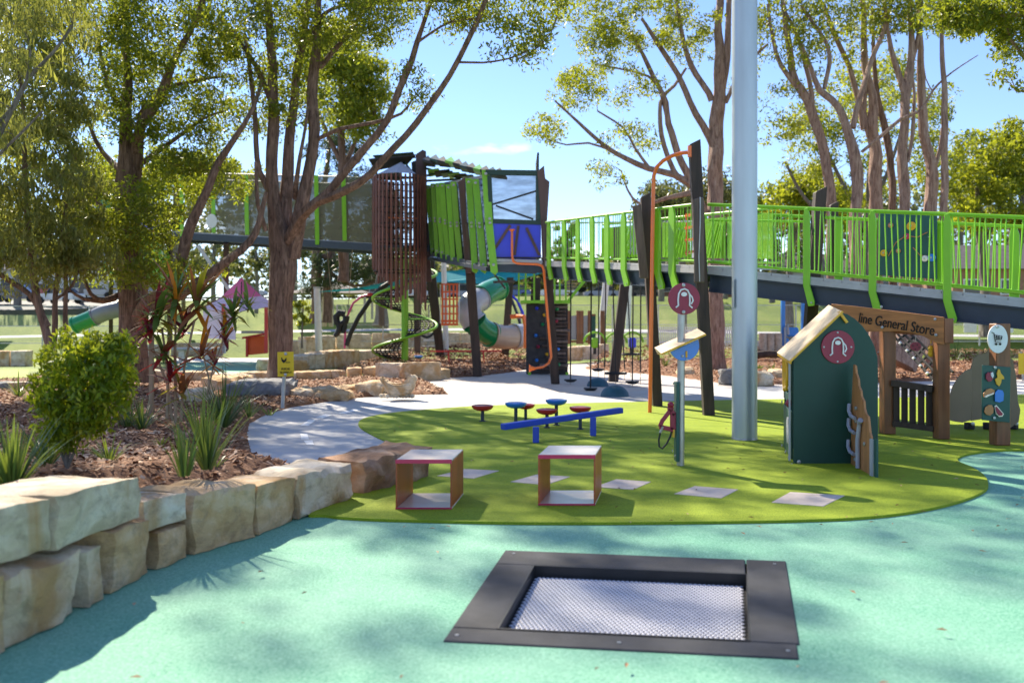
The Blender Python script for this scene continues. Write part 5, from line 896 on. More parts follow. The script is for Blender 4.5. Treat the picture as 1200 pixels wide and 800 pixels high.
rt('pink barked gum curving left, first behind the pole', [[(975,432,17),(975,300,16),(974,240,15),(968,195,14),(958,155,13),(946,121,12),(932,95,10),(925,57,8),(919,22,7),(914,-30,5)], [(932,100,7),(916,78,6),(905,45,5),(900,5,4)], [(952,122,7),(948,92,6),(940,62,5.5),(928,30,5),(915,5,4)]],
   [(915,20,40,30,0,1.6,20),(930,-60,70,50,0,2.5,30),(935,110,40,20,1,1.4,8),(925,150,32,30,1.5,1.4,10)], 31, 21)
rt('forked gum with a long bare dead branch pointing right', [[(1003,430,16),(1003,300,15),(1002,200,14),(997,160,12),(987,135,10),(972,118,9),(960,106,8),(950,80,6),(938,50,5)], [(999,150,9),(1003,128,8),(1008,110,7.5),(1018,82,7),(1026,60,6),(1035,40,5.5),(1041,18,5)], [(966,104,6),(972,75,6),(968,50,5),(955,30,4.5),(940,8,4)],
   [(1010,178,4.5,-.4),(1035,158,5,-.5),(1056,140,4.5,-.6),(1075,132,4,-.7),(1086,120,3.6,-.7),(1093,106,3.2,-.8),(1107,92,2.6,-.9),(1126,78,1.8,-1),(1146,65,1.2,-1)], [(1092,106,2,-.8),(1085,92,1.6,-.8),(1081,62,1.2,-.8)]],
   [(985,15,66,30,0,1.6,28),(1000,-70,80,50,0,2.4,34),(945,60,34,30,0,1,14)], 30, 22)
rt('thick gum with the pale upper fork behind the play board', [[(1027,430,18),(1027,300,17),(1027,200,16),(1023,158,14),(1022,115,11),(1014,80,9),(1012,40,8),(1011,-10,7)], [(1012,152,8),(1004,110,7.5),(993,75,7),(978,42,6),(966,8,5)], [(1018,160,7),(1012,130,6),(1016,100,5)]],
   [(1030,-50,80,60,0,2.6,40),(1010,130,20,16,2,1,4),(990,50,40,30,0,1,14)], 32, 23)
rt('slim dark leaning gum stem between two thicker pink trunks', [[(1046,430,10),(1046,300,10),(1045,200,10),(1040,165,9),(1031,130,8),(1026,100,6),(1024,60,5),(1022,10,4)]], [(1022,0,26,26,0,1.2,6),(1050,110,24,14,2,1,6)], 33, 24, m_barkd)
rt('straight pink gum splitting into three stems near the top', [[(1061,430,14),(1061,300,13),(1060,200,13),(1060,130,12),(1064,92,11),(1068,60,8),(1066,0,6),(1064,-50,4)], [(1060,108,9),(1052,80,8),(1044,58,7),(1040,30,5),(1036,-10,4)], [(1062,100,8),(1070,70,7),(1077,40,5),(1080,0,4)], [(1064,190,5),(1070,150,5),(1072,110,4),(1068,85,4)]],
   [(1060,14,50,28,0,1.4,24),(1090,-60,90,50,0,2.6,40),(1045,30,20,16,0,1,4)], 30, 25, lf=m_leafd, per=75)
rt('broad based pink gum right of the green play board', [[(1094,430,19),(1093,300,18),(1091,210,16),(1085,170,13),(1080,120,10),(1078,60,8),(1075,0,6),(1072,-50,4)], [(1093,205,6),(1101,175,5),(1104,150,4)]], [(1100,20,44,16,0,1.4,12),(1080,-70,60,40,0,2,16),(1100,120,26,30,2.5,1,6)], 32, 26, lf=m_leafd, per=75)
rt('slender single stemmed gum, furthest right of the tall group', [[(1107,430,9),(1107,300,9),(1107,200,9),(1108,150,8),(1107,100,7),(1105,50,5.5),(1103,0,4),(1100,-50,3)]], [(1105,10,40,16,0,1.2,10),(1110,-50,50,30,0,2,12)], 29, 27)
tree('overhanging tree at the top right corner with dense dark leaves', 19, [[(1330,500,40),(1325,330,36),(1310,200,30),(1285,90,24),(1260,10,18),(1230,-60,12)], [(1275,60,14),(1235,30,9),(1195,18,6),(1150,20,4)], [(1230,105,5,.4),(1205,70,4,.4),(1185,48,3.5,.4),(1175,20,2.5,.4)], [(1240,150,4),(1212,112,3.5),(1190,106,2.5)]],
 [(1180,10,42,18,0,1.4,26),(1225,20,50,40,0,1.8,34),(1120,2,32,12,0,1,10),(1140,18,28,12,0,1,10),(1185,95,12,12,0,.5,2),(1250,-80,130,80,0,3.2,80)], m_barkp, m_leafd, .12, 120, .42, 28, .3)
tree('loose yellow green tree filling the gaps behind the leaning gums', 44, [[(1015,400,10),(1015,320,9),(1018,240,7),(1020,180,4)], [(1016,270,6),(985,210,4),(965,170,3)], [(1017,260,6),(1045,190,4),(1060,140,3)], [(1016,300,6),(950,240,4),(920,190,3)]],
 [(945,165,34,50,0,2,30),(985,130,30,60,0,2,30),(1035,110,34,60,0,2,34),(1085,150,26,44,0,2,22),(1015,210,80,34,0,2.4,26),(1110,190,30,36,0,2,12)], m_barkg, m_leafy, .2, 84, .7, 35, .25)
tree('bushy yellow green tree right of the tall gums', 46, [[(1155,395,12),(1155,330,11),(1150,270,9),(1145,220,6)], [(1150,290,6),(1175,240,4),(1195,200,3)], [(1190,330,10),(1195,260,7),(1200,200,5)]],
 [(1150,200,46,44,0,2.8,50),(1200,180,46,48,0,2.8,50),(1165,250,60,22,0,2.4,26)], m_barkg, m_leafy, .26, 120, .85, 29, .25)
tree('low olive tree behind the ramp, seen just right of the light pole', 48, [[(925,400,10),(925,330,9),(927,270,7),(930,230,5)], [(927,290,5),(945,250,4),(960,225,3)]], [(920,235,36,28,0,2.4,30),(955,225,34,26,0,2.2,24),(990,240,30,30,0,2,18)], m_barkg, m_leafy, .28, 90, .8, 30, .25)
tree('olive tree behind the bridge between the orange pipe and the light pole', 50, [[(800,405,10),(800,330,9),(798,270,6)], [(799,300,5),(780,250,3)]], [(795,235,46,26,0,2.4,36),(765,250,30,18,0,2,12),(835,225,30,24,0,2,18)], m_barkg, m_farl, .28, 100, .85, 31, .25)
# --- far trees: seen over the crest of the park
def fartree(cx, ytop, wpx, Y, m, label, seed, ybot=None, nt=1):
    zb = terr((cx-600)/F*Y, Y); yb = YH+(H-zb)*F/Y; hh = yb-ytop; rg = np.random.default_rng(seed)
    l0 = [(cx,yb+2,max(2.2,hh*.05)),(cx+1,yb-hh*.35,max(1.8,hh*.04)),(cx,yb-hh*.7,max(1,hh*.02))]
    cr = [(cx,ytop+hh*.36,wpx*.42,hh*.34,0,wpx*.4*Y/F,18),(cx-wpx*.22,ytop+hh*.5,wpx*.3,hh*.25,0,wpx*.3*Y/F,9),(cx+wpx*.22,ytop+hh*.45,wpx*.3,hh*.27,0,wpx*.3*Y/F,9)]
    return tree(label, Y, [l0], cr, m_barkg, m, Y*.0042, 75, max(.5, wpx*.13*Y/F), seed, .25, .5, .85, group=None, flare=1.1)
FT = [(665,244,46,112,m_farl,'small distant tree just right of the blue lookout box'),(702,300,50,120,m_farl,'distant shrub like tree under the middle of the bridge'),(745,262,60,118,m_farl,'distant grey green tree left of the orange pipe'),(775,205,70,95,m_farl,'tall distant olive tree behind the curve of the orange pipe'),
 (850,230,80,100,m_farl,'distant tree directly behind the grey light pole'),(905,205,80,92,m_farl,'distant tree right of the light pole above the ramp'),(960,190,80,88,m_farl,'distant tree behind the first leaning gum'),(1015,185,80,90,m_pine,'dark distant tree behind the forked gums'),
 (1070,190,80,86,m_farl,'distant tree behind the play board'),(1125,180,80,92,m_farl,'distant tree left of the bushy yellow green tree'),(1185,150,90,84,m_farl,'tall distant tree at the right edge'),(1240,150,90,90,m_farl,'distant tree beyond the right edge of the ramp'),
 (20,190,110,84,m_farl,'distant tree behind the thin left gum'),(95,240,90,90,m_farl,'distant tree behind the car park'),(160,235,90,80,m_pine,'dark distant tree behind the left slide'),(250,240,90,86,m_farl,'distant tree above the pink canopy'),(300,262,60,75,m_farl,'distant brownish tree left of the big sign tree'),
 (345,215,80,95,m_farl,'distant tree between the stems of the sign tree'),(450,255,60,105,m_farl,'distant tree behind the slatted turret'),(492,296,50,108,m_farl,'distant low tree under the turret floor'),(540,303,56,112,m_farl,'distant low tree under the lime slats'),(590,308,50,110,m_farl,'distant low tree under the lookout box'),
 (635,312,40,115,m_farl,'distant low tree behind the climbing wall'),(-45,200,100,88,m_farl,'distant tree beyond the left edge')]
for k, (cx, yt, wd, Y, m, lab) in enumerate(FT): fartree(cx, yt, wd, Y, m, lab, 100+k)
rg = np.random.default_rng(77); cc = []
for k in range(900):
    px = rg.uniform(-260, 1460); Y_ = rg.uniform(122, 140); top_y = np.interp(px, [-260,0,120,260,420,445,640,750,800,900,1460], [225,235,255,250,245,305,318,312,235,225,205])+rg.uniform(-8,10)+12*math.sin(px*.045)
    x_ = (px-600)/F*Y_; z0_ = terr(x_, Y_); zt2 = H+(YH-top_y)/F*Y_; cc.append((x_, Y_, z0_+.5+(zt2-z0_)*rg.uniform(0,1)**.8))
leafcloud('distant_woodland', cc, rg.uniform(1.4, 2.6, 900), 42, .85, m_farl, None, rg, .2, .55, .9, kind='stuff', label='far off belt of woodland closing the view behind the park', cat='woodland')
tree('dark pine with two heavy trunks behind the left footbridge', 58, [[(370,378,13),(370,340,12),(372,280,10),(378,230,7),(385,180,4),(388,150,3)], [(384,378,11),(385,330,10),(392,270,7),(400,210,5)], [(374,300,6),(400,305,5),(430,318,4),(455,312,3)], [(388,320,5),(415,335,4),(440,330,3)]],
 [(395,175,36,22,0,2.5,18),(400,310,36,18,0,2.5,22),(435,318,32,14,0,2,18),(405,215,40,26,0,2.5,16),(375,335,34,10,0,2,8)], m_barkd, m_pine, .42, 110, .8, 90, .1, .14)
tree('stout grey trunked pine on the park lawn behind the net spiral', 50, [[(446,383,15),(446,350,12),(447,315,11),(449,270,9),(451,230,6)], [(448,300,4),(470,290,3),(490,292,2)]], [(452,262,34,22,0,2,20),(445,235,26,16,0,2,10)], m_barkg, m_pine, .38, 90, .8, 91, .1, .14)
tree('young staked sapling with fresh light leaves behind the sign tree', 40, [[(354,408,2.4),(354,385,2),(355,365,1.6),(356,350,1)]], [(354,366,11,16,0,.4,14)], m_barkg, m_leafy, .15, 60, .22, 92, .5)
# ================================================================== SHRUB, CORDYLINES, TUFTS
def gb(px, py):                            # point on the mulch bed surface
    z = .3
    for _ in range(12): g = G(px, py, z); z = float(prof(0, g.y))
    return G(px, py, z)
g0 = gb(79, 549); sh = thing('round_shrub', 'round glossy green shrub with yellow new tips at the near end of the bed', 'shrub', g0); b = MB(); Ys = g0.y
for e in (((79,549),(79,520),(80,495),(78,460)),((79,548),(70,525),(62,500),(55,470)),((79,548),(90,522),(100,498),(112,470)),((78,540),(74,505),(92,470),(95,440)),((80,535),(86,500),(70,450),(72,420))):
    b.tube([P(x, y, Ys+.02*i) for i, (x, y) in enumerate(e)], [.014,.012,.009,.005], 6)
b.build('stems', m_barkg, sh); rg = np.random.default_rng(33); d = rg.normal(0, 1, (230, 3)); d /= np.linalg.norm(d, axis=1, keepdims=True); d *= rg.uniform(.15, 1, (230,1))**.4
c0 = np.array(P(96, 448, Ys)); s_ = Ys/F; cen = c0+d*np.array([56*s_, .36, 60*s_]); cen = np.concatenate([cen, np.array(P(70,510,Ys))+d[:26]*np.array([34*s_,.2,16*s_]), np.array(P(135,410,Ys))+d[40:60]*np.array([20*s_,.12,18*s_])])
leafcloud('foliage', cen, .075, 30, .062, m_leafb, sh, rg, .5, .38, 1, kind='stuff')
top_ = cen[cen[:,2] > c0[2]+22*s_]; leafcloud('new_growth', top_+np.array([0,0,.04]), .06, 9, .06, m_leafy, sh, rg, -.6, .34, 1, kind='stuff')
def blade(b, base, dirv, L, wd, curl, n=4, vfold=0):
    d = V(dirv).normalized(); side = d.cross(V((0,0,1))); side = side.normalized() if side.length > .05 else V((1,0,0)); vs = []; p = V(base)
    for i in range(n+1):
        t = i/n; w2 = wd/2*(math.sin(math.pi*min(1, .18+t*.82))**.8)+.001; vs += [p-side*w2, p+side*w2]; p = p+d*(L/n); d = (d+V((0,0,-curl/n))).normalized()
    return b.add(vs, [(2*i,2*i+1,2*i+3,2*i+2) for i in range(n)], True)
def tuft(px, py, hpx, wpx, label, seed, nb=70, m=None, name='grass_tuft', base=None):
    g = base or gb(px, py); s_ = g.y/F; r = random.Random(seed); t = MB(); h_ = hpx*s_; sp = wpx*s_/2
    for i in range(nb):
        a = r.uniform(0, 6.283); q = r.uniform(0, 1)**.6; L = h_*r.uniform(.4, 1.15); lean = q*sp/h_*2.5
        blade(t, g+V((math.cos(a)*q*.05, math.sin(a)*q*.05, -.01)), (math.cos(a)*lean, math.sin(a)*lean, 1), L, .008+.004*r.random()+.0005*g.y, r.uniform(.15, 1.1)*q)
    return t.build(name, m or m_tuft, None, label=label, cat='grass plant')
for k, a in enumerate([(14,571,88,60,'tall strappy grass clump at the left edge beside the white stone',120),(52,540,60,50,'yellowish strappy grass behind the left edge clump',60),(-30,560,80,60,'grass clump cut off by the left edge of the picture',80),(54,545,40,26,'small bright clump between the shrub and left grass',30),(128,540,34,30,'short bright grass clump right under the shrub crown',36),
 (166,503,44,36,'dark green clump at the foot of the timber stake',50),(216,556,66,26,'thin upright clump nearest the wall in the bed',34),(243,548,84,46,'tall bushy clump in the middle of the bed near the wall',80),(262,500,72,60,'wide green clump behind the tall bushy clump',90),(236,520,70,40,'leaning clump left of the wide green clump',50),
 (292,488,30,22,'small dark clump left of the yellow sign post',34),(316,486,16,14,'tiny yellow green sprout beside the yellow sign post',18),(150,500,40,44,'pale clump between shrub and stake',50),(22,465,30,40,'small clump beside the left kerb stones',40),(190,520,16,20,'tiny sprig right of the round shrub',16),(103,470,26,30,'clump hidden low behind the shrub crown',20),(252,545,20,22,'tiny green seedling near the tall bushy clump',14)]): tuft(*a[:5], 200+k, a[5])
for k, (px, py, h_, wd, lab) in enumerate([(905,434,14,22,'leafy green plant in the mulch right of the light pole'),(925,436,12,20,'leafy plant beside the cubby roof edge'),(890,432,10,20,'low plant next to the light pole'),(780,430,16,14,'small plant behind the petrol sign'),(1120,424,26,26,'tall dry grass tuft behind the store'),(1135,424,20,20,'green grass tuft beside the dry tuft'),(1075,426,18,22,'grass tuft seen through the store opening'),(748,424,16,20,'brown tuft in the mulch island'),(850,432,12,24,'low plant at the trunk left of the pole')]):
    tuft(px, py, h_, wd, lab, 300+k, 40, base=G(px, py, .08))
def cordyline(label, base_px, stems, heads, seed):
    g = gb(*base_px); Y = g.y; t = thing('cordyline', label, 'plant', g); r = random.Random(seed); b = MB()
    for s_ in stems: b.tube([P(x, y, Y+i*.04) for i, (x, y) in enumerate(s_)], [.022]+[.017]*(len(s_)-1), 7)
    b.build('stem', m_wood, t)
    for (hx_, hy, n, L0, cols, dy) in heads:
        c = P(hx_, hy, Y+dy)
        for i in range(int(n*2.0)):
            a = r.uniform(0, 6.283); el = r.uniform(-.5, 1.35); mb = MB(); dirv = (math.cos(a)*math.cos(el), math.sin(a)*math.cos(el)*.8, math.sin(el)); mi = r.choice(cols)
            blade(mb, c+V((0,0,r.uniform(-.12,.12))), dirv, L0*r.uniform(.7, 1.15), r.uniform(.045,.085), r.uniform(.3,1.3) if el > 0 else .3, 6); mb.build('leaf', m_cord[mi], t)
cordyline('tall red and gold leaved cordyline tied to a timber stake', (205,500), [[(196,490),(197,440),(190,385)],[(206,495),(205,440),(206,362)],[(212,494),(216,430),(228,375)],[(202,492),(196,450),(180,410)]],
 [(184,376,18,.56,[0,1,3,5,4],0),(206,350,20,.60,[3,2,4,5,5,3],.1),(230,356,20,.62,[4,5,3,3,4,2],0),(192,415,14,.44,[0,5,3],-.1),(236,412,12,.50,[5,2,0,5],-.1),(216,385,14,.52,[1,3,5,4],.15),(212,458,8,.44,[5,4,5],-.1),(200,440,7,.42,[1,0],-.1),(176,395,8,.44,[1,3,5],0)], 41)
cordyline('darker green and maroon cordyline with leaves fanning to the right', (246,470), [[(243,462),(250,430),(264,392)],[(246,462),(244,440),(238,415)]],
 [(274,372,22,.62,[3,3,1,3,3,4],0),(264,396,14,.50,[1,1,5,2],.1),(250,425,9,.42,[1,5,2],0),(290,360,12,.6,[3,3,3,4],0)], 42)
g = gb(177, 497); sk = thing('timber_stake', 'timber support stake with cross tie beside the red cordyline', 'stake', g); stick('stake', m_wood, sk, g, P(178,371,g.y), .055); stick('stake', m_wood, sk, gb(196,492), P(197,432,g.y+.1), .045); stick('stake', m_wood, sk, gb(206,488), P(205,400,g.y+.4), .045); stick('cross_tie', m_wood, sk, P(177,427,g.y-.04), P(208,440,g.y), .05, .035)
# ================================================================== YELLOW SIGN
g = gb(331, 478); ysg = thing('ride_slowly_sign', 'yellow ride slowly sign with black hen symbol on a short grey post', 'sign', g); Yy = g.y; s_ = Yy/F
b = MB(); b.tube([g, P(334.3,412,Yy)], .035, 10); b.build('post', m_steelp, ysg); b = MB(); q = [P(325.3,441.3,Yy-.05), P(344.3,440.8,Yy-.05), P(344,412,Yy-.05), P(325,412.4,Yy-.05)]; b.add(q+[p+V((0,.015,0)) for p in q], [(0,1,2,3),(7,6,5,4),(0,4,5,1),(1,5,6,2),(2,6,7,3),(3,7,4,0)]); b.build('plate', m_ysign, ysg, bevel=.002)
pl(ysg, 'hen_symbol', 332.5, 422, Yy-.066, [(-3,3),(-2,3.6),(-1.4,1),(.5,.2),(1.8,1.6),(2.8,3),(3.4,2),(2.8,-.5),(1.5,-2.4),(.4,-2.6),(.4,-3.6),(-.2,-3.6),(-.4,-2.6),(-1.6,-2),(-2.6,-.4)], m_ink, s_, .004)
text(ysg, 'RIDE', P(330,433.3,Yy-.066), P(340,433.2,Yy-.066), 2.6*s_, m_ink, (0,-1,0)); text(ysg, 'SLOWLY', P(328,437.5,Yy-.066), P(342,437.3,Yy-.066), 2.6*s_, m_ink, (0,-1,0)); stick('symbol_line', m_ink, ysg, P(335,424.5,Yy-.065), P(340,424.5,Yy-.065), .006, .012)
bolt(ysg, P(334.8,414.6,Yy-.06), .03); bolt(ysg, P(334.5,438.8,Yy-.06), .03)
# ================================================================== MID GROUND PLAY EQUIPMENT
def pth(pts, Y): return [P(x, y, Y if len(q_) < 3 else q_[2]) for q_ in pts for x, y in [q_[:2]]]
def simple(name, label, cat, px, py): return thing(name, label, cat, GT(px, py))
# left footbridge
LY = 38.0; lb = simple('net_footbridge', 'high left footbridge with steel net sides and lime posts', 'footbridge', 365, 410)
LA, LB_ = P(60, 262, 44), P(440, 286, 37.5)
def lat(px, py): t = hit(px, (LA.x, LA.y), (LB_.x, LB_.y)); return P(px, py, lerp(LA.y, LB_.y, t))
def dky(px): return lerp(262, 285, (px-60)/380)
b = MB(); b.bar(lat(60,267.5), lat(440,290), .12, .30); b.build('beam', m_navy, lb); off = V((.12,1.9,0)); b = MB(); b.bar(lat(60,267.5)+off, lat(440,290)+off, .12, .30); b.build('beam', m_navy, lb)
b = MB(); q = [lat(60,262), lat(440,285), lat(440,285)+off, lat(60,262)+off]; b.add(q+[p-V((0,0,.06)) for p in q], [(0,1,2,3),(7,6,5,4),(0,4,5,1),(1,5,6,2),(2,6,7,3),(3,7,4,0)]); b.build('deck', m_deck, lb)
for o in (V((0,0,0)), off):
    b = MB(); q = [lat(245,272)+o, lat(438,284.5)+o, lat(438,208)+o, lat(245,203)+o]; b.add(q, [(0,1,2,3)]); b.build('net', m_net, lb)
b = MB(); b.tube([lat(245,203), lat(438,208)], .025, 6); b.build('top_cable', m_steelp, lb); b = MB(); b.tube([lat(245,203)+off, lat(438,208)+off], .025, 6); b.build('top_cable', m_steelp, lb)
for x in (213,250,289,371,403): b = MB(); b.bar(lat(x+1.5, dky(x)+(6 if x in (213,371) else -.5))-V((0,.1,0)), lat(x, 206)-V((0,.1,0)), .17, .06, up=(0,1,0)) ; b.build('lime_post', m_green, lb)
for x, y0, y1, wd in ((265,284,410,5),(199,275,402,5),(335,286,400,5),(215,277,380,4)): b = MB(); b.bar(GT(x, y1), lat(x, y0), wd*40/F, .2, up=(0,1,0)); b.build('support_post', m_timb, lb)
b = MB(); b.bar(lat(232,288), P(272,345,41), .14, .14); b.build('brace', m_steelp, lb)
disc(lb, 'round_window', 248, 259, 40.3, .24, m_white, sy=1.3)
for k, (x0, x1, m) in enumerate(((160,186,m_blue),(188,212,m_netd),(120,158,m_netd))): b = MB(); q = [lat(x0,dky(x0)-1), lat(x1,dky(x1)-1), lat(x1,dky(x1)-32), lat(x0,dky(x0)-30)]; b.add(q+[p+V((0,.05,0)) for p in q], [(0,1,2,3),(7,6,5,4),(0,4,5,1),(1,5,6,2),(2,6,7,3),(3,7,4,0)]); b.build('side_panel', m, lb)
stick('orange_edge', m_orange, lb, lat(170,270.5)-V((0,.2,0)), lat(187,271.5)-V((0,.2,0)), .07)
# swing ropes below it
sw = simple('rope_seat_swing', 'black harness shaped rope swing hanging below the left footbridge', 'swing', 395, 402); YW2 = 39
for x0, y0, x1, y1 in ((383,291,390,362),(413,292,407,372)): b = MB(); b.tube([P(x0,y0,YW2), P(x1,y1,YW2)], .016, 5); b.build('rope', m_wood, sw)
b = MB(); b.tube([P(x, y, YW2) for x, y in ((404,368),(398,366.5),(394,371),(395,378),(400,380),(405,376),(406,370))], .15, 8); b.tube([P(x, y, YW2) for x, y in ((397,378),(398,385),(395,391),(392,394))], [.16,.13,.12,.10], 8); b.tube([P(x, y, YW2) for x, y in ((404,376),(404,384),(402,390))], [.12,.10,.08], 8); b.build('harness', m_black, sw)
for nm, lab, pts, wd, m, base_ in (('curved_pole', 'thick black and grey curved climbing pole rising to the right', ((406,405),(411,390),(420,372),(432,354),(446,338),(457,331)), 5.5, m_black, (406,406)), ('pink_curved_pole', 'thin pink curved pole with red cap beside the black curved pole', ((404,408),(404.5,385),(407,370),(414,355),(424,347),(434,345)), 2.6, m_pink, (404,409))):
    t = simple(nm, lab, 'climbing pole', *base_); b = MB(); b.tube([P(x, y, 40.5) for x, y in pts], wd*40.5/F/2, 10); b.build('pole', m, t)
    b = MB(); b.lathe([(0,-.1),(.12,-.06),(.12,.06),(0,.1)], P(*pts[-1], 40.5), 10); b.build('cap', m_redp if m is m_pink else m_steelp, t)
def wpost(label, x0, y0, x1, y1, wpx, m=m_white, yb=None):
    g = GT(x1, y1); t = thing('sail_post', label, 'post', g); b = MB(); b.tube([g-V((0,0,.2)), P(x0, y0, g.y)], [wpx*g.y/F/2*1.1, wpx*g.y/F/2], 14); b.build('shaft', m, t); b = MB(); b.lathe([(wpx*g.y/F/2*1.15,-.05),(wpx*g.y/F/2*1.15,.03),(0,.04)], P(x0, y0, g.y), 14); b.build('cap', m_steelp, t); return g
wpost('short white sail post left of the black harness swing', 371.5, 337, 374, 411, 7.5); wpost('white post behind the hanging orange grid panel', 520, 305, 523, 412, 6); wpost('tapered white post behind the disc rope swings', 711, 325, 702, 406, 7.5); wpost('second white post, behind the dark bridge post', 738, 325, 736, 386, 5.5); 
t = simple('teal_sail', 'teal shade sail stretched between the white post and tower', 'shade sail', 520, 400); b = MB()
ed = [P(374,341.5,40.5), P(420,337,42), P(470,329,44), P(520,318,46), P(588,312,47), P(640,318,48), P(588,334,46), P(520,330,45), P(470,334,44), P(420,340,42)]; b.add(ed+[p-V((0,0,.02)) for p in ed], [tuple(range(10)), tuple(range(19,9,-1))]+[(i,(i+1)%10,10+(i+1)%10,10+i) for i in range(10)]); b.build('canvas', m_tealsail, t)
og = simple('orange_grid_panel', 'orange grid panel hanging between two lines under the tower', 'play panel', 527, 412); Yg2 = 36.5
for x in (518.5,522.5,527,531.5,535.5): stick('vertical_bar', m_oran, og, P(x,332.5,Yg2), P(x,380,Yg2), .07, .05)
for y in (333,342,350.5,359,367.5,376,380): stick('cross_bar', m_oran, og, P(517,y,Yg2), P(537,y,Yg2), .07 if y > 340 else .05, .09 if y > 375 else .06)
for x in (516,538): b = MB(); b.tube([P(x,333,Yg2), P(x,379,Yg2)], .02, 5); b.build('line', m_white, og)
t = simple('hoop_wheel', 'large thin black hoop standing behind the leaning tower post', 'play hoop', 500, 396); b = MB(); c0 = P(500,372.5,43.5); b.tube([c0+V((.52*math.cos(a), .1*math.cos(a), .92*math.sin(a))) for a in [i*math.pi/14 for i in range(29)]], .06, 8); b.build('ring', m_black, t)
for k in range(7): a = k*math.pi/7; b = MB(); b.tube([c0+V((.5*math.cos(a), 0, .88*math.sin(a))), c0-V((.5*math.cos(a), 0, .88*math.sin(a)))], .012, 4); b.build('spoke', m_rope, t)
rb = simple('red_rail_beam', 'low red balance rail on the mulch under the tower', 'balance beam', 546, 424); Yr = GT(546,424).y
b = MB(); b.bar(P(504,411.5,Yr), P(588,411,Yr), .07, .07); b.build('beam', m_redp, rb)
for x in (526,567): stick('leg', m_redp, rb, P(x+.6,425,Yr), P(x-.8,411.5,Yr), .07)
pod(490.5,416.5,427,m_bluep,'small blue pod on the mulch beside the lime spiral climber',5.6,.05,None); pod(607.5,413.5,422.5,m_red,'small red pod on the mulch left of the climbing wall',5,.05,None)
t = simple('picnic_table', 'small white table with orange leg beyond the tower posts', 'table', 508, 412); g = GT(508,412); Yt = g.y
b = MB(); b.box(P(508,398.5,Yt), (22*Yt/F, .7, .07)); b.build('table_top', m_white, t); stick('leg', m_orange, t, P(512.5,411,Yt), P(512.5,399,Yt), .1); stick('leg', m_steelp, t, P(501,411,Yt), P(501,399,Yt), .08)
b = MB(); b.box(P(503,405.5,Yt-.7), (16*Yt/F, .3, .05)); b.build('bench_seat', m_white, t)
t = simple('orange_rail', 'orange bar frame poking out left of the climbing wall', 'play rail', 604, 400); b = MB(); b.tube([P(598,371,37), P(606,370.5,37), P(614,371,36), P(616,382,36), P(616,408,36)], .09, 8); b.build('pipe', m_orange, t)
for k, (pts, m, lab) in enumerate(((((598,345),(606,352),(612,365),(616,384)), m_blue, 'thin violet curved pole right of the tube slide'),(((590,338),(600,352),(607,370),(611,386)), m_navy, 'thin navy curved pole behind the tube slide'))):
    t = simple('curved_pole', lab, 'climbing pole', *pts[-1]); b = MB(); b.tube([P(x, y, 44) for x, y in pts], .07, 8); b.build('pole', m, t)
m_tubem = mat('dull_grey_slide', (.20,.21,.22), .4, .1, 2)
# tube slides
def slide(label, segs, Y, rpx, px, py, rings=True):
    t = simple('tube_slide', label, 'slide', px, py)
    for pts, m in segs:
        w_ = [P(p[0], p[1], Y+(p[2] if len(p) > 2 else 0)) for p in pts]; b = MB(); r = rpx*Y/F; sm, rr = [], []
        n = len(w_)
        for i in range(n-1):
            a, bb_, c, d = w_[max(i-1,0)], w_[i], w_[i+1], w_[min(i+2,n-1)]
            for q in range(5): tt = q/5; sm.append(.5*((2*bb_)+(c-a)*tt+(2*a-5*bb_+4*c-d)*tt*tt+(3*bb_-a-3*c+d)*tt**3))
        sm.append(w_[-1]); b.tube(sm, r, 20); b.build('tube_section', m, t)
        for e in (0, -1):
            d = (sm[1]-sm[0]) if e == 0 else (sm[-1]-sm[-2]); R = V((0,0,1)).rotation_difference(d.normalized()).to_matrix(); b = MB(); b.lathe([(r*1.0,-.04),(r*1.1,-.035),(r*1.1,.035),(r*1.0,.04)], sm[e], 20, R); b.build('flange', m, t)
    return t
slide('green and grey spiral tube slide between the tower posts', [([(583,338,1.5),(572,343,.6),(563,349,0)], m_tubeg), ([(562,350,0),(552,356,-.6),(549,366,-.9),(555,376,-.9)], m_tubes), ([(556,377,-.9),(564,386,-.6),(575,392,-.2)], m_tubeg), ([(576,392.5,-.2),(590,395,.2),(602,394,.6)], m_tubet), ([(603,394,.6),(614,393,.9),(628,392,1.2)], m_tubes)], 39, 14, 600, 412)
slide('upper tube slide bend with grey and green sections behind the big left tree', [([(108,296,0),(118,302,0),(127,308,0)], m_tubem), ([(128,308.5,0),(140,318,0),(152,330,.4)], m_tubeg), ([(153,331,.4),(168,342,.4),(178,352,0)], m_tubes)], 40, 10, 150, 400)
slide('lower run of the left tube slide ending beside the shrub', [([(88,381,0),(98,377,0),(110,372,0)], m_tubeg), ([(111,371.5,0),(124,366,0),(140,362,.2)], m_tubem), ([(141,361.5,.2),(152,358,.4),(165,352,.6)], m_black)], 34, 9.5, 100, 402)
t = simple('mesh_play_dome', 'pale green round play pod with mesh sides behind the left tree', 'play pod', 175, 400); b = MB(); c0 = P(176,312,42); b.lathe([(.3,-1.3),(.75,-.9),(.95,0),(.75,.9),(.3,1.3)], c0, 16); b.build('shell', m_netg, t); b = MB(); b.lathe([(.35,-.7),(.5,0),(.3,.7),(0,.9)], P(172,333,42), 14); b.build('white_drum', m_white, t)
t = simple('green_canopy', 'green slide hood high behind the left tree', 'slide hood', 130, 405); b = MB(); b.lathe([(.5,-.45),(.55,0),(.35,.4),(0,.55)], P(130,241,41), 14); b.build('hood', m_tubeg, t); stick('support_post', m_timb, t, GT(130,405), P(130,250,41), .2)
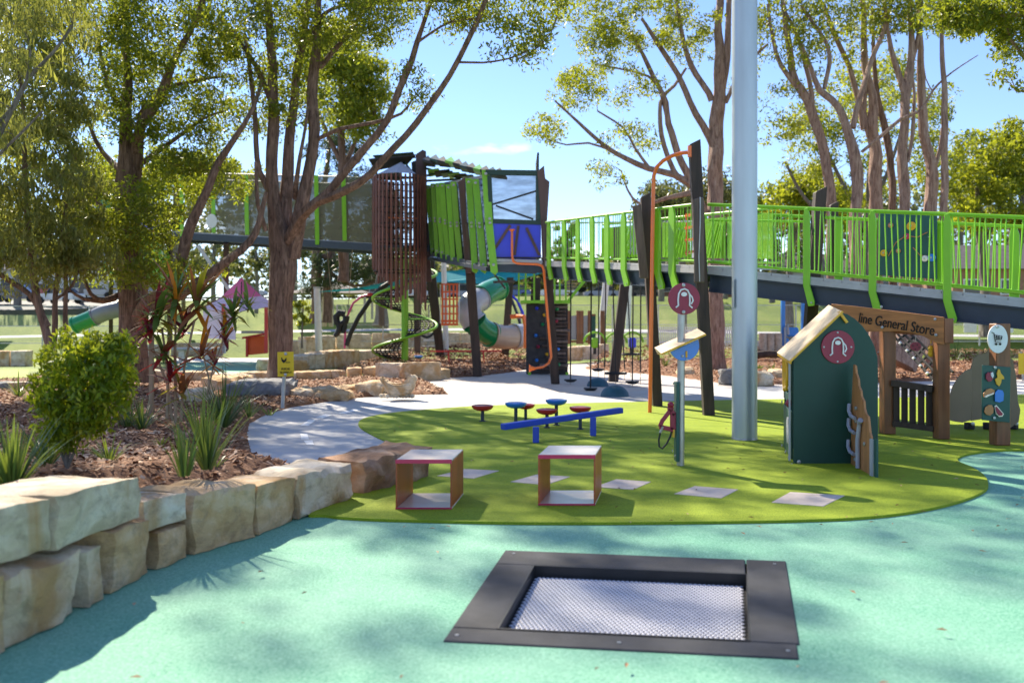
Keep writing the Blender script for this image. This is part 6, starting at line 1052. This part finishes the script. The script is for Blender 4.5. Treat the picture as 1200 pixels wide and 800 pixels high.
# pink canopy, frames and barrier
tn = simple('pink_canopy', 'white peaked canopy fading to pink at its tip on red legs', 'canopy', 284, 412); Yp2 = 39; ap = P(283,325,Yp2+1.5)
er = [P(238,361,Yp2), P(276,366,Yp2-1.6), P(326,358,Yp2), P(316,354,Yp2+3.4), P(250,355,Yp2+3.4)]
mid = [ap.lerp(e, .55)-V((0,0,.14)) for e in er]; b = MB(); n_ = 5
b.add([ap]+mid, [(0,1+i,1+(i+1)%5) for i in range(5)]); b.build('canopy_tip', m_tentp, tn); b = MB(); b.add(mid+er, [(i,(i+1)%5,5+(i+1)%5,5+i) for i in range(5)]); b.build('canopy_skirt', m_tentw, tn)
b = MB(); q = [er[0], er[1], P(276,398,Yp2-1.6), P(238,396,Yp2)]; b.add(q+[p+V((0,.04,0)) for p in q], [(0,1,2,3),(7,6,5,4),(0,4,5,1),(1,5,6,2),(2,6,7,3),(3,7,4,0)]); b.build('side_wall', m_tentw, tn)
for x, y0, y1, m in ((262,356,414,m_redp),(271,353,385,m_redp),(312,360,413,m_redp),(262.5,370,414,m_white)): stick('leg', m, tn, P(x,y1,Yp2-1.2), P(x,y0,Yp2-1.2), .13)
b = MB(); b.tube([P(283,330,Yp2-.6), P(283,345,Yp2-.6)], .025, 6); b.tube([P(278.5,347,Yp2-.6), P(279,354,Yp2-.6), P(283,355.5,Yp2-.6), P(287,354,Yp2-.6), P(287.5,347,Yp2-.6)], .06, 6); b.build('hanging_hook', m_black, tn)
ob = simple('orange_play_counter', 'orange panelled counter with red frame under the pink canopy', 'play counter', 300, 416); Yo2 = GT(300,416).y
b = MB(); q = [P(290,416,Yo2), P(312,414,Yo2), P(312,393,Yo2), P(290,395,Yo2)]; b.add(q+[p+V((0,.06,0)) for p in q], [(0,1,2,3),(7,6,5,4),(0,4,5,1),(1,5,6,2),(2,6,7,3),(3,7,4,0)]); b.build('board', m_otan if False else m_oran, ob)
for x0, y0, x1, y1 in ((289.5,418,289.5,394),(312.5,414,312.5,391),(284,396,312,391)): stick('frame_bar', m_redp, ob, P(x0,y0,Yo2-.05), P(x1,y1,Yo2-.05), .1)
b = MB(); b.box(P(298,389,Yo2+.5), (26*Yo2/F, .7, .12)); b.build('counter_top', m_lgrey, ob)
t = simple('stone_table', 'pale concrete play table between the cordylines', 'table', 248, 424); g = GT(240,424); b = MB(); b.box(P(234,408.5,g.y), (58*g.y/F, .8, .1)); b.build('table_top', m_far, t, bevel=.02)
for x in (214,244): stick('leg', m_steelp, t, P(x,426,g.y), P(x,409.5,g.y), .25, .3)
flat('soft_fall', [G(196,447), G(330,441), G(330,431), G(300,424), G(196,424)], -.008, m_teal, kind='structure')
flat('paving', [G(205,424.5), G(300,424.5), G(325,431), G(330,424), G(318,417), G(205,417)], -.014, m_far, kind='structure')
flat('synthetic_turf', [G(-60,448), G(33,447), G(33,436), G(-60,436)], -.006+.1, m_turf, kind='structure')
# framed screens and rope swings
fs_ = simple('framed_play_screens', 'grey play screens in rust timber frames beyond the climbing wall', 'play screen', 684, 408); Yf2 = 39.5
for x in (667,679.5,691,706): stick('frame_post', m_store, fs_, P(x,403,Yf2), P(x,364,Yf2), .17 if x != 679.5 else .3)
for x0, x1, m in ((668.5,677.5,m_lgrey),(682,690,m_lgrey),(692.5,698,m_teald)): b = MB(); q = [P(x0,398,Yf2), P(x1,398,Yf2), P(x1,369,Yf2), P(x0,370,Yf2)]; b.add(q+[p+V((0,.05,0)) for p in q], [(0,1,2,3),(7,6,5,4),(0,4,5,1),(1,5,6,2),(2,6,7,3),(3,7,4,0)]); b.build('screen', m, fs_)
stick('frame_rail', m_store, fs_, P(667,400,Yf2-.05), P(698,400,Yf2-.05), .1); stick('frame_rail', m_store, fs_, P(690,369,Yf2-.05), P(698,369,Yf2-.05), .08)
def rope(x0, x1, yd, Y, kind, label, rpx=7.4):
    t = thing('rope_swing_seat', label, 'rope swing', P(x1, yd, Y), 'hanging rope steps under the bridge'); b = MB(); b.tube([P(x0, 325, Y), P(x1, yd, Y)], .02, 6); b.build('rope', m_rope, t); b = MB(); r = rpx*Y/F; c0 = P(x1, yd, Y)
    if kind == 'disc': b.lathe([(0,-.07),(r*.6,-.06),(r,-.01),(r,.02),(0,.03)], c0, 16)
    elif kind == 'ring': b.tube([c0+V((r*1.6*math.cos(a), r*1.2*math.sin(a), .03)) for a in [i*math.pi/10 for i in range(21)]], .04, 6)
    if b.v: b.build('step', m_black, t)
    b = MB(); b.tube([c0, V((c0.x, c0.y, 0))], .008, 5); b.build('tail_rope', m_wood, t)
rope(669,668.5,445,26,'disc','black step disc nearest the climbing wall'); rope(693,692,455,23.5,'disc','lowest black step disc in front of the left dome',8); rope(702,701,432.5,27,'disc','highest black step disc above the left dome'); rope(718,721.5,438.5,26.5,'ring','oval black ring step left of centre of the rope swings',7.5)
rope(742,741,447,25,'disc','black step disc right of the large dome',8); rope(735,739,416,30,'ring','far oval ring step behind the others',6); rope(710,708.5,430,27.5,'none','plain black rope between the tapered post and bridge post'); rope(751,750.5,436,26,'none','plain black rope furthest right of the rope steps'); rope(726,732,432,28,'none','plain thin rope right of the leaning bridge post')
for px, py, r_, lab in ((720.3,464.5,16.8,'larger petrol blue rubber dome under the rope steps'),(700.5,452.5,12.8,'smaller petrol blue rubber dome behind the larger one')):
    g = G(px, py, .0); r = r_*g.y/F; b = MB(); b.lathe([(r*math.cos(a), r*.80*math.sin(a)+.002) for a in [i*math.pi/20 for i in range(11)]], g, 28); o = b.build('rubber_dome', m_dome); props(o, lab, 'play dome')
# spring toys and seats at the back
for k, (x, y, m, lab) in enumerate(((697,402,m_green,'lime hoop spring toy left of the white tapered post'),(741,402,m_blue,'blue and lime spring toy beyond the rope steps'),(722,403,m_tubeg,'green spring toy behind the leaning bridge post'))):
    t = simple('spring_toy', lab, 'spring toy', x, y+8); g = P(x, y+3, 38); b = MB(); b.tube([g+V((.45*math.cos(a), 0, .42*math.sin(a)+.15)) for a in [i*math.pi/8 for i in range(9)]], .05, 6); b.build('hoop', m_green, t); b = MB(); b.box(g+V((0,0,.12)), (.3,.3,.42)); b.build('seat', m, t, bevel=.05); stick('spring', m_black, t, g-V((0,0,.35)), g, .12)
t = simple('white_picnic_setting', 'white bench seat and table behind the rope steps', 'bench', 745, 408)
g = GT(745, 407); b = MB(); b.box(g+V((0,0,.75)), (1.6,.7,.06)); b.build('table_top', m_white, t); b = MB(); b.box(g+V((0,-.7,.45)), (1.6,.3,.05)); b.build('seat', m_white, t); 
for dx in (-.6,.6): stick('leg', m_steelp, t, g+V((dx,0,0)), g+V((dx,0,.74)), .08)
# raised kerb blocks around the far beds
def farrow(label, px, depth=.8, h=.42):
    t = simple('stone_edging', label, 'stone edging', *px[0])
    for i, (a, c2) in enumerate(zip(px, px[1:])):
        A, B = GT(*a), GT(*c2); z = min(A.z, B.z)
        rock('stone', A, B-(B-A).normalized()*.03, depth, z-.25, z+h, [m_sandw, m_sandm, m_sandw, m_sandw][i % 4], t, 400+i, .03, cap=.05)
farrow('far low line of white sandstone blocks behind the harness swing', [(350,413),(360,407.5),(378,405.5),(394,404),(410,403.5),(436,402.5),(470,402),(500,402),(540,402),(585,402.5),(622,403)], .8, .55)
farrow('pale stones edging the bed beyond the white posts', [(640,418),(662,417),(684,415.5),(706,413),(715,412)], .8, .4); farrow('low white kerb beneath the picket fence', [(864,413),(900,413),(940,413),(975,414)], .7, .3)
farrow('log kerb at the left edge behind the shrub', [(-60,424),(-14,423.5),(12,423),(30,422.5)], .7, .45)
farrow('low white stone row at the far left of the play lawn', [(160,414),(200,412),(240,411.5),(262,411)], .7, .4)
# fences
def panel_fence(label, x0, x1, Y, hgt=2.05, step=2.4):
    A = P(x0,0,Y).x; n = int((P(x1,0,Y).x-A)/step)+1; t = thing('wire_fence', label, 'fence', (A, Y, terr(A, Y))); z = terr(0, Y)
    for i in range(n+1): stick('fence_post', m_steelp, t, (A+i*step, Y, z-.1), (A+i*step, Y, z+hgt), .06)
    for i in range(n):
        for zz in (.12, 1.0, hgt-.03): stick('fence_rail', m_steelp, t, (A+i*step, Y, z+zz), (A+(i+1)*step, Y, z+zz), .035)
        b = MB(); b.add([(A+i*step+.04, Y, z+.1), (A+(i+1)*step-.04, Y, z+.1), (A+(i+1)*step-.04, Y, z+hgt-.03), (A+i*step+.04, Y, z+hgt-.03)], [(0,1,2,3)]); b.build('wire_panel', m_wire, t)
    return t
panel_fence('temporary wire fence crossing the lawn behind the play area', 395, 1260, 47.5); panel_fence('temporary wire fence at the far left beside the car park', -60, 130, 46.5)
A = P(762,0,46).x; z = terr(0,46); B = P(872,0,46).x; n = int((B-A)/.105); pf = thing('picket_fence', 'low white picket fence behind the petrol sign and light pole', 'fence', (A, 46, z))
for i in range(n): stick('picket', m_white, pf, (A+i*(B-A)/n, 46, z-.1), (A+i*(B-A)/n, 46, z+1.02), .062, .03)
for zz in (.22,.82): stick('picket_rail', m_white, pf, (A, 46.05, z+zz), (B, 46.05, z+zz), .04, .07)
for k, (x, wd, hh) in enumerate(((881,10,25),(892,12,12),(868,6,20))): t = simple('white_cabinet', ['tall white slatted cabinet right of the light pole','low white slatted box beside the tree stump','narrow white board beside the light pole'][k], 'cabinet', x, 410); g = GT(x, 411); s_ = g.y/F; [stick('slat', m_white, t, g+V((-wd*s_/2, 0, hh*s_*(j+.5)/6)), g+V((wd*s_/2, 0, hh*s_*(j+.5)/6)), .06, hh*s_/6.6) for j in range(6)]
t = simple('tree_stump_seat', 'cluster of pale round timber stumps right of the light pole', 'stump', 904, 412); g = GT(904, 413)
for dx in (-.42,-.05,.32): b = MB(); b.lathe([(.2,0),(.19,.9),(.17,.92),(0,.92)], g+V((dx, .1*dx, 0)), 12); b.build('stump', m_stump, t)
t = simple('blue_swing_frame', 'sky blue frame and small water play pump beyond the cubby roof', 'play frame', 925, 412); g = GT(925,411)
for x, y0 in ((917.5,346),(941,348)): stick('blue_post', m_skyb, t, P(x,410,g.y), P(x,y0,g.y), .17)
stick('blue_bar', m_skyb, t, P(917,346,g.y), P(975,352,g.y), .12); b = MB(); b.box(P(928,389,g.y), (.55,.4,.45)); b.box(P(922,402,g.y), (.2,.2,.5)); b.build('pump_body', m_skyb, t, bevel=.06); b = MB(); b.tube([P(920,410,g.y-.2), P(920,384,g.y-.2), P(923,380,g.y-.2), P(924,392,g.y-.2)], .06, 8); b.build('pump_arm', m_lgrey, t)
for k, x in enumerate((1137,1158,1180)): t = simple('notice_sheet', ['white notice sheet on the wire fence left of the trolley sign','white notice sheet on the wire fence behind the trolley sign','white notice sheet on the wire fence right of the trolley sign'][k], 'notice', x, 400); b = MB(); b.box(P(x,384,47.4), (.66,.02,.5)); b.build('sheet', m_white, t)
t = simple('climbing_rope_net', 'black rope climbing net slanting down behind the store', 'net climber', 1085, 440); b = MB(); 
for k in range(4): b.tube([P(1046+4*k,392-3*k,22), P(1102+5*k,454-6*k,20)], .03, 5)
for k in range(9): u = k/9; b.tube([P(1046+56*u,392+62*u,22-2*u-.02), P(1058+59*u,383+53*u,22-2*u-.02)], .03, 5)
b.build('ropes', m_rope, t)
for k in range(7): u = k/7; b = MB(); b.lathe([(0,-.05),(.05,0),(0,.05)], P(1047+56*u,393+62*u,21.9-2*u), 8); b.build('joint', m_white, t)
t = simple('fallen_log', 'large weathered log lying behind the store opening', 'log', 1060, 425); b = MB(); b.tube([P(1050,425,28), P(1062,402,28), P(1078,388,28.5)], [.62,.55,.42], 14, lump=.3); b.build('log', m_barkp, t)
t = simple('fallen_branch', 'thin grey branch log resting on the mulch left of the cubby', 'log', 890, 420); b = MB(); b.tube([P(868,418,33), P(900,414,33), P(935,417,33)], .12, 8, lump=.3); b.build('log', m_timb, t)
# ================================================================== PARK, ROAD, CARS, HOUSES
strip('park_path', [GT(x, y) for x, y in ((-80,396),(60,393),(180,391),(300,389.5),(450,388.5),(620,389),(760,391),(900,393),(1300,396))], 1.6, .05, m_far, kind='structure')
strip('road', [V((-150,108,0)), V((-60,108,0)), V((0,109,0)), V((60,109,0)), V((150,108,0))], 9, .06, m_asph, kind='structure')
strip('car_park', [V((-110,86,0)), V((-60,86,0)), V((-46,88,0)), V((-38,92,0))], 16, .05, m_asph, kind='structure')
CARM = {c: mat('car_paint_'+c, col, .25, .05, 1, coat=.6) for c, col in dict(white=(.7,.7,.7), navy=(.015,.025,.07), red=(.35,.015,.02), silver=(.38,.39,.41), black=(.015,.015,.017), blue=(.03,.1,.3)).items()}
m_lamp = mat('head_lamp', (.75,.75,.72), .2, .05)
def car(x, y, rz, colour, label, suv=False):
    m = CARM[colour]; z = terr(x, y)+.08; t = thing('parked_car', label, 'car', (0,0,0), 'cars parked beyond the park'); h_ = 1.7 if suv else 1.45
    b = MB(); b.prism([(-2.2,.32),(2.2,.32),(2.22,.62),(2.1,.86),(1.15,.95),(-2.05,.95),(-2.2,.8)], (0,0,0), (1,0,0), (0,0,1), (0,1.76,0)); b.build('body', m, t, bevel=.07, segs=2)
    b = MB(); b.prism([(-1.95 if suv else -1.6,.95),(1.1,.95),(.45,h_),(-1.7 if suv else -1.1,h_)], (0,0,0), (1,0,0), (0,0,1), (0,1.5,0)); b.build('cabin', m_glass, t, bevel=.05)
    b = MB(); b.box((-.6 if suv else -.35,0,h_+.01), (2.1 if suv else 1.5,1.42,.05)); b.build('roof', m, t, bevel=.02)
    for sx in (-1.35,1.38):
        for sy in (-.8,.8): b = MB(); b.lathe([(.33,-.1),(.34,0),(.33,.1)], (sx,sy,.33), 16, Matrix.Rotation(math.pi/2,3,'X')); b.build('wheel', m_tyre, t)
    for sy in (-.6,.6): b = MB(); b.box((2.16,sy,.7), (.1,.35,.14)); b.build('headlight', m_lamp, t)
    t.location = (x, y, z); t.rotation_euler[2] = rz
def cx(px, Y): return (px-600)/F*Y
for px, Y, rz, c, lab, suv in ((22,88,.1,'navy','navy four wheel drive at the far left of the car park',True),(70,86,2.9,'white','white hatchback behind the thin left gum stems',False),(52,97,0,'red','red car half hidden behind the white hatchback',False),(112,96,.2,'silver','silver car under the left trees',False),(655,106.5,0,'white','white car beyond the climbing wall',False),(705,110.5,3.14,'silver','silver car beyond the rope swings',False),(755,106.5,0,'black','black car left of the crimson disc sign',True),(815,110.5,0,'white','white four wheel drive right of the crimson disc sign',True),
    (600,107,3.14,'blue','blue car behind the tube slide',False),(545,110.5,0,'silver','silver car seen under the lime slats',True),(480,106.5,0,'white','white car behind the slatted turret base',False),(905,106.5,0,'navy','navy car right of the light pole beyond the park',False),(1040,110,0,'white','white car seen through the ramp railing',False),(1150,106.5,0,'silver','silver car at the right seen through the railing',True),(290,107,0,'silver','silver car above the pink canopy',False)): car(cx(px,Y), Y, rz, c, lab, suv)
def house(px, Y, wd, dp, hh, m, label):
    x = cx(px, Y); z = terr(x, Y); t = thing('house', label, 'house', (x, Y, z)); y0 = Y-dp/2
    b = MB(); b.box((x, Y, z+hh/2), (wd, dp, hh)); b.build('wall', m, t)
    b = MB(); b.prism([(-dp/2-.6,0),(dp/2+.6,0),(dp*.1,dp*.28),(-dp*.1,dp*.28)], (x, Y, z+hh+.01), (0,1,0), (0,0,1), (wd+1.2,0,0)); rf_ = b.build('roof', m_rooft, t)
    for k in range(max(2, int(wd/3.2))):
        wx = x-wd/2+1.6+k*3.0; f_ = MB(); f_.box((wx, y0-.03, z+hh*.55), (1.5,.08,1.3)); w_ = f_.build('window', m_white, t); g_ = MB(); g_.box((wx, y0-.08, z+hh*.55), (1.3,.04,1.1)); g_.build('pane', m_glass, w_)
    f_ = MB(); f_.box((x+wd*.1, y0-.05, z+1.05), (.95,.08,2.1)); f_.build('door', m_timb, t)
house(1165, 78, 11, 8, 3.2, m_brick, 'orange brick house seen through the ramp railing at the right'); house(560, 135, 16, 10, 3.6, m_render, 'pale low house behind the lime slats'); house(690, 138, 18, 10, 3.6, m_render, 'pale house beyond the rope swings'); house(820, 140, 15, 10, 4, m_brick, 'brick house behind the light pole'); house(480, 132, 12, 9, 3.4, m_brick, 'brick house behind the turret'); house(60, 125, 22, 10, 4, m_render, 'long pale building beyond the car park'); house(985, 130, 18, 10, 4, m_render, 'pale house behind the leaning gums')
k_ = simple('park_shelter', 'dark roofed park shelter beyond the white sail post', 'shelter', 390, 374); Yk = 66
b = MB(); a = P(390,330,Yk); b.add([a, a+V((-3,-2,-.9)), a+V((3,-2,-.9)), a+V((3,2,-.9)), a+V((-3,2,-.9))], [(0,1,2),(0,2,3),(0,3,4),(0,4,1),(4,3,2,1)]); b.build('roof', m_rooft, k_)
for dx in (-2.6,2.6):
    for dy in (-1.7,1.7): stick('post', m_steelp, k_, (a.x+dx, Yk+dy, terr(0,Yk+dy)-.1), (a.x+dx, Yk+dy, a.z-.9), .16)
for k, x in enumerate((380,388)): t = simple('park_bollard', ['left pale upright post in the lawn behind the harness swing','right pale upright post in the lawn behind the harness swing'][k], 'post', x, 380); g = GT(x, 381); b = MB(); b.box(g+V((0,0,1)), (.3,.3,2.2)); b.build('shaft', m_stump, t, bevel=.03)
